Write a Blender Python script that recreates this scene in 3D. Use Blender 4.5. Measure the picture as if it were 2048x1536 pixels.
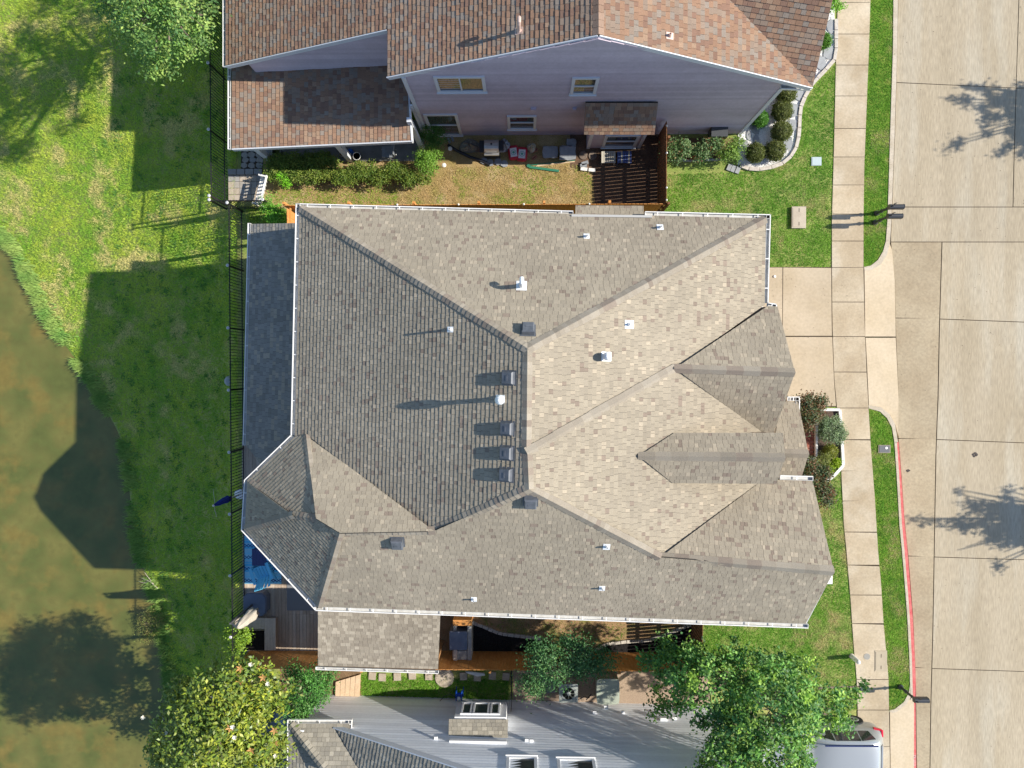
import bpy, bmesh, math, random
import numpy as np
from mathutils import Vector, Matrix, Quaternion
random.seed(7); rng = np.random.default_rng(7)
for o in list(bpy.data.objects): bpy.data.objects.remove(o)
SC = bpy.context.scene; COL = SC.collection
V = Vector
# ------------------------------------------------------------------ camera, sky, sun, exposure
H = 28.8; F = 1468.0                                   # drone height (m) and focal length in photo pixels
QC = V((26, 30, -F)).rotation_difference(V((0, 0, -1)))  # the drone's lens points about 1.5 degrees off straight down
cam = bpy.data.cameras.new('drone_camera'); camo = bpy.data.objects.new('drone_camera', cam); COL.objects.link(camo)
camo.location = (0, 0, H); camo.rotation_mode = 'QUATERNION'; camo.rotation_quaternion = QC
cam.sensor_width = 36; cam.lens = 36 * F / 2048; cam.clip_start = 0.5; cam.clip_end = 3000
SC.camera = camo
SUN_EL, SUN_AZ = math.radians(35.5), math.radians(5.2)   # the sun stands to the right of the photo, a little towards its top
SDIR = V((math.cos(SUN_EL) * math.cos(SUN_AZ), math.cos(SUN_EL) * math.sin(SUN_AZ), math.sin(SUN_EL)))
W = bpy.data.worlds.new('World'); SC.world = W; W.use_nodes = True
nt = W.node_tree; bg = nt.nodes['Background']
sky = nt.nodes.new('ShaderNodeTexSky'); sky.sky_type = 'NISHITA'; sky.sun_disc = False
sky.sun_elevation = SUN_EL; sky.sun_rotation = math.pi / 2 - SUN_AZ; sky.air_density = 1.0; sky.dust_density = 0.3; sky.ozone_density = 2.2
nt.links.new(sky.outputs[0], bg.inputs[0]); bg.inputs[1].default_value = 0.118
sun = bpy.data.lights.new('sun', 'SUN'); sun.energy = 4.8; sun.angle = math.radians(0.55); sun.color = (1.0, 0.93, 0.82)
suno = bpy.data.objects.new('sun', sun); COL.objects.link(suno); suno.location = (30, 5, 40)
suno.rotation_mode = 'QUATERNION'; suno.rotation_quaternion = (-SDIR).to_track_quat('-Z', 'Y')
SC.view_settings.view_transform = 'Standard'; SC.view_settings.look = 'None'
SC.view_settings.exposure = 0.74; SC.view_settings.gamma = 1.0; SC.view_settings.use_curve_mapping = False
SC.render.resolution_x = 1024; SC.render.resolution_y = 768
# ------------------------------------------------------------------ pixel -> world
CP = V((0, 0, H))
def ray(u, v): return QC @ V((u - 1024, 768 - v, -F))
def P(u, v, z=0.0):
    d = ray(u, v); return CP + d * ((z - H) / d.z)
def PY(u, v, Y):
    d = ray(u, v); return CP + d * (Y / d.y)
def PX(u, v, X):
    d = ray(u, v); return CP + d * (X / d.x)
def PP(u, v, pl):                                       # on a plane (point, normal)
    d = ray(u, v); return CP + d * ((pl[0] - CP).dot(pl[1]) / d.dot(pl[1]))
def plane3(*uvz):
    a, b, c = [P(*q) for q in uvz]; n = (b - a).cross(c - a).normalized()
    return (a, n if n.z > 0 else -n)
POND = -3.0
shore_px = [(-420, -60), (-250, 200), (-90, 390), (0, 470), (30, 505), (60, 560), (78, 605), (103, 655), (140, 703), (166, 738), (188, 775), (212, 818), (236, 862),
            (250, 905), (258, 960), (262, 1010), (268, 1060), (280, 1120), (300, 1165), (318, 1240), (330, 1300), (340, 1370), (352, 1430), (362, 1540), (380, 1750)]
_s = np.array([P(u, v, POND)[:2] for u, v in shore_px]); _s = _s[np.argsort(_s[:, 1])]
def xshore(y): return np.interp(y, _s[:, 1], _s[:, 0])
XF = -11.5
sw_px = [(1677, -150), (1676, 0), (1672, 130), (1668, 300), (1664, 440), (1664, 535), (1665, 650), (1669, 760), (1674, 815), (1680, 870), (1683, 950), (1688, 1050),
         (1693, 1100), (1697, 1150), (1701.4, 1200), (1705.7, 1265), (1709, 1310), (1713, 1345), (1715.6, 1420), (1716, 1536), (1717, 1700)]
_w = np.array([P(u, v)[:2] for u, v in sw_px]); _w = _w[np.argsort(_w[:, 1])]
def xwalk(y): return np.interp(y, _w[:, 1], _w[:, 0])
def terr(x, y):
    x = np.asarray(x, float); y = np.asarray(y, float)
    t = np.clip((XF - x) / (XF - xshore(y)), 0, None)
    z = np.where(t <= 1, POND * np.power(np.clip(t, 0, 1), 0.6), POND - (t - 1) * 1.6)
    z = np.maximum(z, -4.2)
    z = np.where(x < -48, np.minimum(0, -4.2 + (-48 - x) * 0.3), z)
    z = np.where((x > xwalk(y) + 0.45) & (x < 24.5), -0.42, z)
    return z
def GP(u, v, dz=0.0):                                   # a pixel on the terrain
    z = 0.0
    for _ in range(14):
        p = P(u, v, z); z = 0.5 * z + 0.5 * (float(terr(p.x, p.y)) + dz)
    return P(u, v, z)
# ------------------------------------------------------------------ small noise for vertex colours
def vnoise(x, y, s, seed=0):
    x = np.asarray(x) / s; y = np.asarray(y) / s
    xi = np.floor(x).astype(np.int64); yi = np.floor(y).astype(np.int64); fx = x - xi; fy = y - yi
    fx = fx * fx * (3 - 2 * fx); fy = fy * fy * (3 - 2 * fy)
    def h(a, b):
        n = (a * 374761393 + b * 668265263 + seed * 1442695041) & 0xffffffff
        n = ((n ^ (n >> 13)) * 1274126177) & 0xffffffff
        return ((n ^ (n >> 16)) & 0xffff) / 65535.0
    return (h(xi, yi) * (1 - fx) + h(xi + 1, yi) * fx) * (1 - fy) + (h(xi, yi + 1) * (1 - fx) + h(xi + 1, yi + 1) * fx) * fy
# ------------------------------------------------------------------ materials
def srgb(h, k=1.0):
    h = h.lstrip('#'); c = [int(h[i:i + 2], 16) / 255 for i in (0, 2, 4)]
    return tuple(k * (x / 12.92 if x <= .04045 else ((x + .055) / 1.055) ** 2.4) for x in c)
MATS = {}
def mat(name, c1=(.5, .5, .5), c2=None, scale=3.0, rough=.8, metal=0, attr=False, bump=0, bscale=40, spec=.4, grain=0, gscale=90, trans=0, sharp=(.35, .65), weather=0, wscale=.5, objvar=0, c3=None, s3=.5, stretch=None, coat=0):
    if name in MATS: return MATS[name]
    m = bpy.data.materials.new(name); m.use_nodes = True; MATS[name] = m
    N = m.node_tree.nodes; L = m.node_tree.links; b = N['Principled BSDF']
    b.inputs['Roughness'].default_value = rough; b.inputs['Metallic'].default_value = metal; b.inputs['Specular IOR Level'].default_value = spec
    if coat: b.inputs['Coat Weight'].default_value = coat
    geo = N.new('ShaderNodeNewGeometry'); pos = geo.outputs['Position']
    if stretch:
        mp = N.new('ShaderNodeMapping'); mp.inputs['Scale'].default_value = stretch; L.new(pos, mp.inputs[0]); pos = mp.outputs[0]
    def noise(s, det=4):
        t = N.new('ShaderNodeTexNoise'); t.inputs['Scale'].default_value = s; t.inputs['Detail'].default_value = det; L.new(pos, t.inputs[0]); return t.outputs[0]
    def mix(a, bb, f, kind='MIX'):
        q = N.new('ShaderNodeMix'); q.data_type = 'RGBA'; q.blend_type = kind
        for i, s in ((6, a), (7, bb), (0, f)):
            if hasattr(s, 'is_linked'): L.new(s, q.inputs[i])
            else: q.inputs[i].default_value = (*s, 1) if isinstance(s, tuple) else s
        return q.outputs[2]
    def rng_(v, lo, hi, a=0, bb=1):
        r = N.new('ShaderNodeMapRange'); L.new(v, r.inputs[0])
        for i, x in zip((1, 2, 3, 4), (lo, hi, a, bb)): r.inputs[i].default_value = x
        return r.outputs[0]
    if attr:
        a = N.new('ShaderNodeAttribute'); a.attribute_name = 'Col'; col = a.outputs[0]
        if c2: col = mix(col, c2, rng_(noise(scale), .45, .75, 0, .5))
    else:
        col = c1
        if c2: col = mix(c1, c2, rng_(noise(scale), *sharp))
        if c3: col = mix(col, c3, rng_(noise(s3, 6), .5, .68))
    if grain:
        g = rng_(noise(gscale, 3), .3, .7, 1 - grain, 1 + grain)
        cc = N.new('ShaderNodeCombineColor')
        for i in range(3): L.new(g, cc.inputs[i])
        col = mix(col if not isinstance(col, tuple) else col, cc.outputs[0], 1.0, 'MULTIPLY')
    if weather:
        g = rng_(noise(wscale, 6), .3, .7, 1 - weather, 1 + weather); cc = N.new('ShaderNodeCombineColor')
        for i in range(3): L.new(g, cc.inputs[i])
        col = mix(col, cc.outputs[0], 1.0, 'MULTIPLY')
    if objvar:
        oi = N.new('ShaderNodeObjectInfo'); g = rng_(oi.outputs['Random'], 0, 1, 1 - objvar, 1 + objvar); cc = N.new('ShaderNodeCombineColor')
        for i in range(3): L.new(g, cc.inputs[i])
        col = mix(col, cc.outputs[0], 1.0, 'MULTIPLY')
    if isinstance(col, tuple): b.inputs[0].default_value = (*col, 1)
    else: L.new(col, b.inputs[0])
    if bump:
        bp = N.new('ShaderNodeBump'); bp.inputs['Strength'].default_value = bump; bp.inputs['Distance'].default_value = .02
        L.new(noise(bscale, 5), bp.inputs['Height']); L.new(bp.outputs[0], b.inputs['Normal'])
    if trans:
        t = N.new('ShaderNodeBsdfTranslucent'); mx = N.new('ShaderNodeMixShader'); mx.inputs[0].default_value = trans
        if isinstance(col, tuple): t.inputs[0].default_value = (*col, 1)
        else: L.new(mix(col, (1.0, 1.15, .55), 1.0, 'MULTIPLY'), t.inputs[0])
        L.new(b.outputs[0], mx.inputs[1]); L.new(t.outputs[0], mx.inputs[2]); L.new(mx.outputs[0], N['Material Output'].inputs[0])
    return m
# ------------------------------------------------------------------ building blocks
ORG = {}                                               # world origin of a thing and its descendants
def tag(o, label=None, cat=None, group=None, kind=None):
    for k, v in (('label', label), ('category', cat), ('group', group), ('kind', kind)):
        if v: o[k] = v
    return o
def thing(name, loc, label, cat, group=None):
    o = bpy.data.objects.new(name, None); COL.objects.link(o); o.location = loc; o.empty_display_size = .2
    ORG[o] = V(loc); return tag(o, label, cat, group)
class MB:
    def __init__(s): s.v = []; s.f = []; s.c = []
    def face(s, pts, col=None):
        n = len(s.v); s.v += [tuple(p) for p in pts]; s.f.append(list(range(n, n + len(pts)))); s.c.append(col or (.5, .5, .5)); return s
    def add(s, vs, fs, col=None):
        n = len(s.v); s.v += [tuple(p) for p in vs]; s.f += [[i + n for i in f] for f in fs]; s.c += [col or (.5, .5, .5)] * len(fs); return s
    def box(s, c, d, rz=0, col=None, M=None):
        x, y, z = d[0] / 2, d[1] / 2, d[2] / 2
        R = M or Matrix.Rotation(rz, 3, 'Z'); c = V(c)
        vs = [c + R @ V(p) for p in ((-x, -y, -z), (x, -y, -z), (x, y, -z), (-x, y, -z), (-x, -y, z), (x, -y, z), (x, y, z), (-x, y, z))]
        return s.add(vs, BOXF, col)
    def bar(s, a, b, w, h, col=None, up=V((0, 0, 1))):  # a box from a to b, w wide, h high
        a, b = V(a), V(b); d = (b - a); l = d.length
        if l < 1e-5: return s
        d = d / l; sd = d.cross(up)
        if sd.length < 1e-3: sd = d.cross(V((0, 1, 0)))
        sd.normalize(); uu = sd.cross(d)
        return s.box((a + b) / 2, (l, w, h), M=Matrix((d, sd, uu)).transposed(), col=col)
    def prism(s, pts, z0, z1, col=None):
        n = len(pts); q = [V(p) for p in pts]
        ar = sum(q[i].x * q[(i + 1) % n].y - q[(i + 1) % n].x * q[i].y for i in range(n))
        if ar < 0: q.reverse()
        vs = [(p.x, p.y, z0) for p in q] + [(p.x, p.y, z1) for p in q]
        fs = [list(range(n))[::-1], list(range(n, 2 * n))] + [[i, (i + 1) % n, n + (i + 1) % n, n + i] for i in range(n)]
        return s.add(vs, fs, col)
    def lathe(s, c, prof, n=12, axis=V((0, 0, 1)), col=None):
        axis = V(axis).normalized(); a = axis.orthogonal().normalized(); b = axis.cross(a); c = V(c); vs = []; fs = []
        for r, z in prof:
            for k in range(n):
                t = 2 * math.pi * k / n; vs.append(c + axis * z + (a * math.cos(t) + b * math.sin(t)) * r)
        for i in range(len(prof) - 1):
            for k in range(n):
                k2 = (k + 1) % n; fs.append([i * n + k, i * n + k2, (i + 1) * n + k2, (i + 1) * n + k])
        if prof[0][0] > 1e-4: fs.append(list(range(n))[::-1])
        if prof[-1][0] > 1e-4: fs.append([(len(prof) - 1) * n + k for k in range(n)])
        return s.add(vs, fs, col)
    def tube(s, pts, r, n=8, col=None):
        pts = [V(p) for p in pts]; rr = r if hasattr(r, '__len__') else [r] * len(pts); vs = []; fs = []; m = len(pts); a = None
        for i, p in enumerate(pts):
            d = (pts[min(i + 1, m - 1)] - pts[max(i - 1, 0)])
            d = d.normalized() if d.length > 1e-6 else V((0, 0, 1))
            a = d.orthogonal().normalized() if a is None else (a - d * a.dot(d)).normalized()
            b = d.cross(a)
            for k in range(n):
                t = 2 * math.pi * k / n; vs.append(p + (a * math.cos(t) + b * math.sin(t)) * rr[i])
        for i in range(m - 1):
            for k in range(n):
                k2 = (k + 1) % n; fs.append([i * n + k, i * n + k2, (i + 1) * n + k2, (i + 1) * n + k])
        fs.append(list(range(n))[::-1]); fs.append([(m - 1) * n + k for k in range(n)])
        return s.add(vs, fs, col)
    def mesh(s, name, m, off=V((0, 0, 0)), smooth=False):
        me = bpy.data.meshes.new(name)
        me.from_pydata([(x - off[0], y - off[1], z - off[2]) for x, y, z in s.v], [], s.f)
        if m: me.materials.append(m)
        a = me.attributes.new('Col', 'FLOAT_COLOR', 'FACE')
        a.data.foreach_set('color', np.array([(*c[:3], 1.0) for c in s.c], 'f').ravel())
        if smooth: me.shade_smooth()
        me.update(); return me
    def build(s, name, m, parent=None, label=None, cat=None, group=None, kind=None, smooth=False, base=None):
        if parent: off = ORG[parent]
        else:
            vs = np.array(s.v); off = V(base) if base else V((*((vs.min(0) + vs.max(0)) / 2)[:2], vs[:, 2].min()))
        o = bpy.data.objects.new(name, s.mesh(name, m, off, smooth)); COL.objects.link(o)
        if parent: o.parent = parent
        else: o.location = off
        ORG[o] = off
        return tag(o, label, cat, group, kind)
BOXF = [[3, 2, 1, 0], [4, 5, 6, 7], [0, 1, 5, 4], [1, 2, 6, 5], [2, 3, 7, 6], [3, 0, 4, 7]]
def inst(name, me, parent, loc, rz=0, scale=None, rot=None):   # one more piece that shares a mesh; loc in world
    o = bpy.data.objects.new(name, me); COL.objects.link(o)
    if parent: o.parent = parent; o.location = V(loc) - ORG[parent]; ORG[o] = V(loc)
    else: o.location = loc; ORG[o] = V(loc)
    if rot: o.rotation_euler = rot
    else: o.rotation_euler = (0, 0, rz)
    if scale: o.scale = scale
    return o
def unitbox(name, m, d):
    return MB().box((0, 0, 0), d).mesh(name, m)
def fastmesh(name, verts, faces_n, cols, m, smooth=False):       # numpy mesh of equal-sized faces, verts in face order
    me = bpy.data.meshes.new(name); nv = len(verts); nf = nv // faces_n
    me.vertices.add(nv); me.vertices.foreach_set('co', verts.astype('f').ravel())
    me.loops.add(nv); me.loops.foreach_set('vertex_index', np.arange(nv, dtype='i'))
    me.polygons.add(nf); me.polygons.foreach_set('loop_start', np.arange(0, nv, faces_n, dtype='i')); me.polygons.foreach_set('loop_total', np.full(nf, faces_n, 'i'))
    me.materials.append(m); me.update(calc_edges=True)
    a = me.attributes.new('Col', 'FLOAT_COLOR', 'FACE'); a.data.foreach_set('color', np.c_[cols, np.ones(nf)].astype('f').ravel())
    return me
def inpoly(x, y, poly):
    px = np.array([p[0] for p in poly]); py = np.array([p[1] for p in poly]); ins = np.zeros(len(x), bool); j = len(px) - 1
    for i in range(len(px)):
        c = ((py[i] > y) != (py[j] > y)) & (x < (px[j] - px[i]) * (y - py[i]) / (py[j] - py[i] + 1e-12) + px[i]); ins ^= c; j = i
    return ins
def sheet(name, px, z, th, m, parent=None, kind='structure', **k):
    return MB().prism([P(u, v, z) for u, v in px], z - th, z).build(name, m, parent, kind=kind if not parent else None, **k)
# ------------------------------------------------------------------ THE SETTING
M_ground = mat('grass_soil', (.16, .24, .05), (.29, .29, .10), 1.1, rough=.95, spec=.1, grain=.4, gscale=26, c3=(.12, .22, .03), s3=.35)
xs = np.unique(np.r_[-900, -300, -120, -70, np.arange(-50, -30, 1.0), np.arange(-30, 30.01, .4), 40, 70, 150, 400, 900])
ys = np.unique(np.r_[-900, -300, -120, -60, np.arange(-32, 32.01, .4), 60, 120, 300, 900])
gx, gy = np.meshgrid(xs, ys); gz = terr(gx, gy)
me = bpy.data.meshes.new('ground'); nx, ny = len(xs), len(ys)
idx = np.arange(nx * ny).reshape(ny, nx)
q = np.stack([idx[:-1, :-1], idx[:-1, 1:], idx[1:, 1:], idx[1:, :-1]], -1).reshape(-1, 4)
me.from_pydata(np.stack([gx, gy, gz], -1).reshape(-1, 3).tolist(), [], q.tolist()); me.materials.append(M_ground); me.shade_smooth()
gro = bpy.data.objects.new('ground', me); COL.objects.link(gro); tag(gro, kind='structure')
# pond: murky shallow water over algae and silt
mw = mat('pond_water', (.140, .132, .037), (.095, .107, .028), .75, rough=.05, spec=.55, sharp=(.40, .60), c3=(.165, .130, .034), s3=.9, grain=.12, gscale=3, bump=.10, bscale=5)
MB().face([(-60, -60, POND), (-13, -60, POND), (-13, 60, POND), (-60, 60, POND)]).build('pond', mw, kind='structure')

C_ = lambda h, k=1: srgb(h, k)
M_conc = mat('sidewalk_concrete', (.46, .385, .275), (.385, .31, .21), .9, weather=.07, wscale=.4, objvar=.06, rough=.92, spec=.2, grain=.10, gscale=14, bump=.15, bscale=60, c3=(.50, .435, .33), s3=.6)
M_drive = mat('driveway_concrete', (.475, .395, .285), (.43, .35, .24), .7, weather=.06, wscale=.4, objvar=.04, rough=.92, spec=.2, grain=.07, gscale=11, bump=.12, bscale=70)
M_road = mat('road_concrete', (.395, .335, .242), (.35, .293, .205), .45, weather=.06, wscale=.22, objvar=.03, rough=.94, spec=.2, grain=.14, gscale=9, bump=.3, bscale=30, c3=(.42, .375, .29), s3=.4, stretch=(2.4, .35, 1))
M_road2 = mat('gutter_concrete', objvar=.05, weather=.08, wscale=.3, c1=(.335, .27, .18), c2=(.385, .32, .22), scale=.8, rough=.94, spec=.2, grain=.12, gscale=12, bump=.2, bscale=30)
M_joint = mat('joint_dirt', (.07, .055, .04), rough=1, spec=0)
M_curb = mat('curb_concrete', (.50, .44, .35), (.42, .36, .27), 2.5, rough=.92, spec=.2, grain=.12, gscale=20)
M_red = mat('red_kerb_paint', (.50, .085, .085), (.55, .16, .14), 6, rough=.7, spec=.3, grain=.12, gscale=30)
def lerp_line(pts, v): return float(np.interp(v, [p[1] for p in pts], [p[0] for p in pts]))
swR = [(1743, -150), (1741, 0), (1738, 100), (1733, 220), (1729, 320), (1727, 440), (1727, 535), (1729, 640), (1733, 740), (1737, 815), (1742, 900), (1750, 1000), (1756, 1100), (1762, 1165),
       (1767, 1245), (1773, 1310), (1777, 1355), (1778, 1420), (1780, 1536), (1781, 1700)]
# sidewalk: joint bed with one slab per panel
bed = MB()
for a, b in zip(range(-120, 1640, 40), range(-80, 1680, 40)):
    bed.prism([P(lerp_line(sw_px, a) + .5, a), P(lerp_line(swR, a) - .5, a), P(lerp_line(swR, b) - .5, b), P(lerp_line(sw_px, b) + .5, b)], -.15, .012)
side = bed.build('sidewalk', M_joint, kind='structure')
jv = [-120, -58, 5, 68, 130, 192, 257, 314, 370, 428, 482, 535, 604, 673, 744, 816, 879, 942, 1002, 1064, 1130, 1190, 1247, 1359, 1420, 1493, 1560, 1630]
for k, (a, b) in enumerate(zip(jv[:-1], jv[1:])):
    sk = random.uniform(-3, 3) if 860 < a < 1300 else random.uniform(-.6, .6)
    vs_ = [a + .6 + (b - a - 1.2) * t for t in (0, .25, .5, .75, 1)]
    L_ = [P(lerp_line(sw_px, v), v, .03) for v in vs_]; R_ = [P(lerp_line(swR, v), v + (sk if v < a + 1 else 0), .03) for v in vs_]
    tone = random.uniform(.0, 1)
    MB().prism(L_ + R_[::-1], -.1, .03 + random.uniform(-.003, .003)).build('sidewalk_panel', M_conc, side)
# driveway, apron
drv = sheet('driveway', [(1475, 534), (1664, 534), (1665, 650), (1669, 760), (1673, 814), (1600, 814), (1475, 860)], .012, .15, M_joint)
for poly in ([(1475, 535), (1565, 535), (1564, 800), (1475, 800)], [(1566.5, 535), (1662.5, 536), (1663.5, 650), (1664, 671.5), (1565.5, 671.5)], [(1565.5, 674), (1664.5, 674), (1668, 760), (1672, 812), (1600, 812), (1565, 800)],
             [(1475, 801.5), (1563, 801.5), (1600, 813.2), (1570, 830), (1475, 830)]):
    MB().prism([P(u, v, .03) for u, v in poly], -.1, .03).build('driveway_panel', M_drive, drv)
ap = MB()
for quad in ([(1729, 540), (1744, 539), (1762, 528), (1774, 509), (1779, 486), (1784, 500), (1789.5, 560), (1791.5, 673), (1730.5, 673)], [(1731.5, 675.5), (1791.5, 675.5), (1797.5, 800), (1797, 872), (1791, 850), (1780, 829), (1762, 815), (1738, 812)], [(1780, 1425), (1793, 1423), (1813, 1408), (1823, 1391), (1828, 1400), (1828, 1600), (1782, 1600)]):
    lo = [P(u, v, float(np.interp(u, [1782, 1828], [.028, -.08])) if v > 1380 else float(np.interp(u, [1732, 1792], [.028, -.11]))) for u, v in quad]; n = len(lo)
    ap.add([tuple(p) for p in lo] + [(p.x, p.y, -.4) for p in lo], [list(range(n - 1, -1, -1))] + [[i, (i + 1) % n, n + (i + 1) % n, n + i] for i in range(n)])
ap.build('driveway_apron', M_drive, kind='structure')
# parkway strips
M_turf = mat('turf_soil', (.10, .20, .02), (.17, .22, .04), 2.2, rough=.95, spec=.1, grain=.4, gscale=24)
pkU = [(1743, -100), (1741, 0), (1738, 100), (1733, 220), (1729, 320), (1727, 440), (1728, 534), (1742, 531), (1756, 520), (1766, 503), (1772, 482), (1775, 440), (1777, 384), (1781, 250), (1786, 100), (1787, 0), (1788, -100)]
pkL = [(1738, 817), (1742, 900), (1750, 1000), (1756, 1100), (1762, 1165), (1767, 1245), (1773, 1310), (1777, 1355), (1779, 1421), (1790, 1418), (1808, 1404), (1818, 1385), (1820, 1360), (1819, 1320), (1815, 1240), (1811, 1185), (1804, 1100), (1799, 1050), (1794, 960), (1789, 885), (1784, 855), (1774, 836), (1760, 823)]
for nm, pk in (('parkway_strip', pkU), ('parkway_strip', pkL)): MB().prism([P(u, v) for u, v in pk], -.45, .0).build(nm, M_turf, kind='structure')
# kerbs
def kerb(inner, outer, m, z=.025):
    mb = MB()
    for k in range(len(inner) - 1):
        mb.prism([P(*inner[k], z), P(*outer[k], z), P(*outer[k + 1], z), P(*inner[k + 1], z)], -.45, z)
    return mb
kerb([(1788, -100), (1787, 0), (1786, 100), (1781, 250), (1777, 384), (1775, 440), (1772, 482), (1766, 503), (1756, 520), (1742, 531), (1728, 534)],
     [(1797, -100), (1796, 0), (1794.5, 100), (1790, 250), (1785, 384), (1783, 440), (1780, 486), (1774, 510), (1762, 529), (1744, 540), (1729, 541)], M_curb).build('kerb', M_curb, kind='structure')
kerb([(1738, 817), (1760, 823), (1774, 836), (1784, 855), (1789, 885)], [(1737, 810), (1762, 814), (1779, 828), (1790, 848), (1796, 884)], M_curb).build('kerb', M_curb, kind='structure')
kin = [(1789, 885), (1794, 960), (1799, 1050), (1804, 1100), (1811, 1185), (1815, 1240), (1819, 1320), (1820, 1360), (1822, 1400)]
kmid = [(1794, 885), (1799, 960), (1804, 1050), (1809, 1100), (1816, 1185), (1820, 1240), (1824, 1320), (1825, 1360), (1826, 1400)]
kout = [(1797, 884), (1803, 960), (1809.5, 1050), (1815, 1100), (1821.5, 1185), (1826, 1240), (1830, 1320), (1831.5, 1360), (1831, 1400)]
kb = kerb(kin, kmid, M_curb).build('kerb', M_curb, kind='structure')
kerb(kmid, kout, M_red, .022).build('kerb_red_paint_face', M_red, kb)
kerb([(1779, 1421), (1790, 1418), (1808, 1404), (1818, 1385), (1821, 1362)], [(1780, 1427), (1793, 1424), (1813, 1409), (1823, 1392), (1826, 1364)], M_curb, .02).build('kerb', M_curb, kind='structure')
kr = kerb([(1822, 1400), (1823.5, 1440), (1825, 1536), (1826, 1640)], [(1831, 1400), (1831.5, 1440), (1832.5, 1536), (1834, 1640)], M_red, -.085).build('fire_lane_kerb', M_red, kind='structure')
wm = mat('faded_white_paint', (.55, .42, .42), rough=.8)
lt = MB()
for v0, strokes in ((1511, [(0, 0, 5, 0), (5, 0, 5, 2.4), (5, 2.4, 0, 5), (0, 5, 5, 5)]), (1520, [(0, 0, 5, 0), (0, 2.2, 5, 2.2), (0, 4.4, 5, 4.4)]), (1528, [(0, 0, 5, 0), (0, 2.5, 5, 2.5)])):
    for a, b, c, d in strokes:
        lt.bar(P(1826.3 + a, v0 + b, -.079), P(1826.3 + c, v0 + d, -.079), .014, .006)
lt.build('stencilled_strokes', wm, kr)
# road
RZ = -.12
road = MB().prism([P(1779, -140, RZ), P(2260, -140, RZ), P(2260, 1700, RZ), P(1826, 1700, RZ), P(1815, 1100, RZ), P(1800, 880, RZ), P(1783, 620, RZ), P(1781, 480, RZ)], -.5, RZ - .02).build('road', M_joint, kind='structure')
eL = [(1797, -140), (1796, 0), (1794, 100), (1790, 250), (1785, 384), (1783, 440), (1781, 480), (1789, 560), (1791, 660), (1797, 800), (1796, 870), (1803, 960), (1809, 1050), (1815, 1100), (1826, 1240), (1831, 1360), (1832, 1440), (1833, 1536), (1835, 1700)]
l1 = [(1884, 484), (1879, 650), (1876, 800), (1872, 900), (1869, 1070), (1866, 1250), (1862, 1400), (1860, 1536), (1858, 1700)]
l2 = [(2040, -140), (2038, 0), (2033, 150), (2028, 320), (2026, 414)]
cj = [(636, 650), (877, 892), (1112, 1124), (1335, 1348), (1565, 1578), (1690, 1690)]
def rpanel(lf, rf, va, vb, m, ja=(0, 0), jb=(0, 0)):
    vs_ = [va + (vb - va) * t for t in np.linspace(0, 1, 7)]
    L_ = [P(lf(v) + .9, v + (.8 if k == 0 else -.8 if k == 6 else 0), RZ) for k, v in enumerate(vs_)]
    R_ = []
    for k, v in enumerate(vs_):
        t = k / 6; R_.append(P(rf(v) - .9, v + ja[1] * (1 - t) + jb[1] * t + (.6 if k == 0 else -.6 if k == 6 else 0), RZ))
    MB().prism(L_ + R_[::-1], -.4, RZ + random.uniform(-.002, .002)).build('road_panel', m, road)
eLf = lambda v: lerp_line(eL, v); l1f = lambda v: lerp_line(l1, v); l2f = lambda v: lerp_line(l2, v); rf_ = lambda v: 2260.
rpanel(eLf, l2f, -140, 165, M_road, (0, 0), (0, 11)); rpanel(l2f, rf_, -140, 176, M_road)
rpanel(eLf, l2f, 165, 414, M_road, (0, 11), (0, 0)); rpanel(l2f, rf_, 176, 414, M_road)
rpanel(eLf, rf_, 414, 484, M_road)
prev = (484, 484)
for a, b in cj:
    rpanel(eLf, l1f, prev[0], a, M_road2, (0, 0), (0, 2)); rpanel(l1f, rf_, prev[0] + 2 if prev[0] > 490 else 484, a + 2, M_road, (0, prev[1] - prev[0]), (0, b - a)); prev = (a, b)
# ------------------------------------------------------------------ turf blades (stuff)
M_blade = mat('grass_blades', attr=True, rough=.75, spec=.25, trans=.25)
def blades(name, x, y, z, col, hgt, wid, lean=1.0, per=2, kind='stuff', label=None, cat='grass', bias=None):
    n = len(x); out = []; cols = []
    for k in range(per):
        a = rng.uniform(0, 2 * np.pi, n) if bias is None else rng.normal(bias, .7, n)
        h = hgt * rng.uniform(.6, 1.3, n); w = wid * rng.uniform(.7, 1.3, n); l = h * lean * rng.uniform(.4, 1.4, n)
        px = -np.sin(a) * w / 2; py = np.cos(a) * w / 2; ox = rng.normal(0, .02, n); oy = rng.normal(0, .02, n)
        b1 = np.stack([x + ox + px, y + oy + py, z - .01], -1); b2 = np.stack([x + ox - px, y + oy - py, z - .01], -1)
        tip = np.stack([x + ox + np.cos(a) * l, y + oy + np.sin(a) * l, z + h], -1)
        out.append(np.stack([b1, b2, tip], 1)); cols.append(col * rng.uniform(.75, 1.3, (n, 1)))
    vv = np.concatenate(out).reshape(-1, 3); cc = np.concatenate(cols)
    o = bpy.data.objects.new(name, fastmesh(name, vv, 3, cc, M_blade)); COL.objects.link(o)
    return tag(o, label, cat, kind=kind)
def scatter(poly, dens):
    px = [p[0] for p in poly]; py = [p[1] for p in poly]; x0, x1, y0, y1 = min(px), max(px), min(py), max(py)
    n = int((x1 - x0) * (y1 - y0) * dens); x = rng.uniform(x0, x1, n); y = rng.uniform(y0, y1, n); k = inpoly(x, y, poly); return x[k], y[k]
def mixc(c1, c2, t): t = np.clip(t, 0, 1)[:, None]; return np.array(c1) * (1 - t) + np.array(c2) * t
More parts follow.
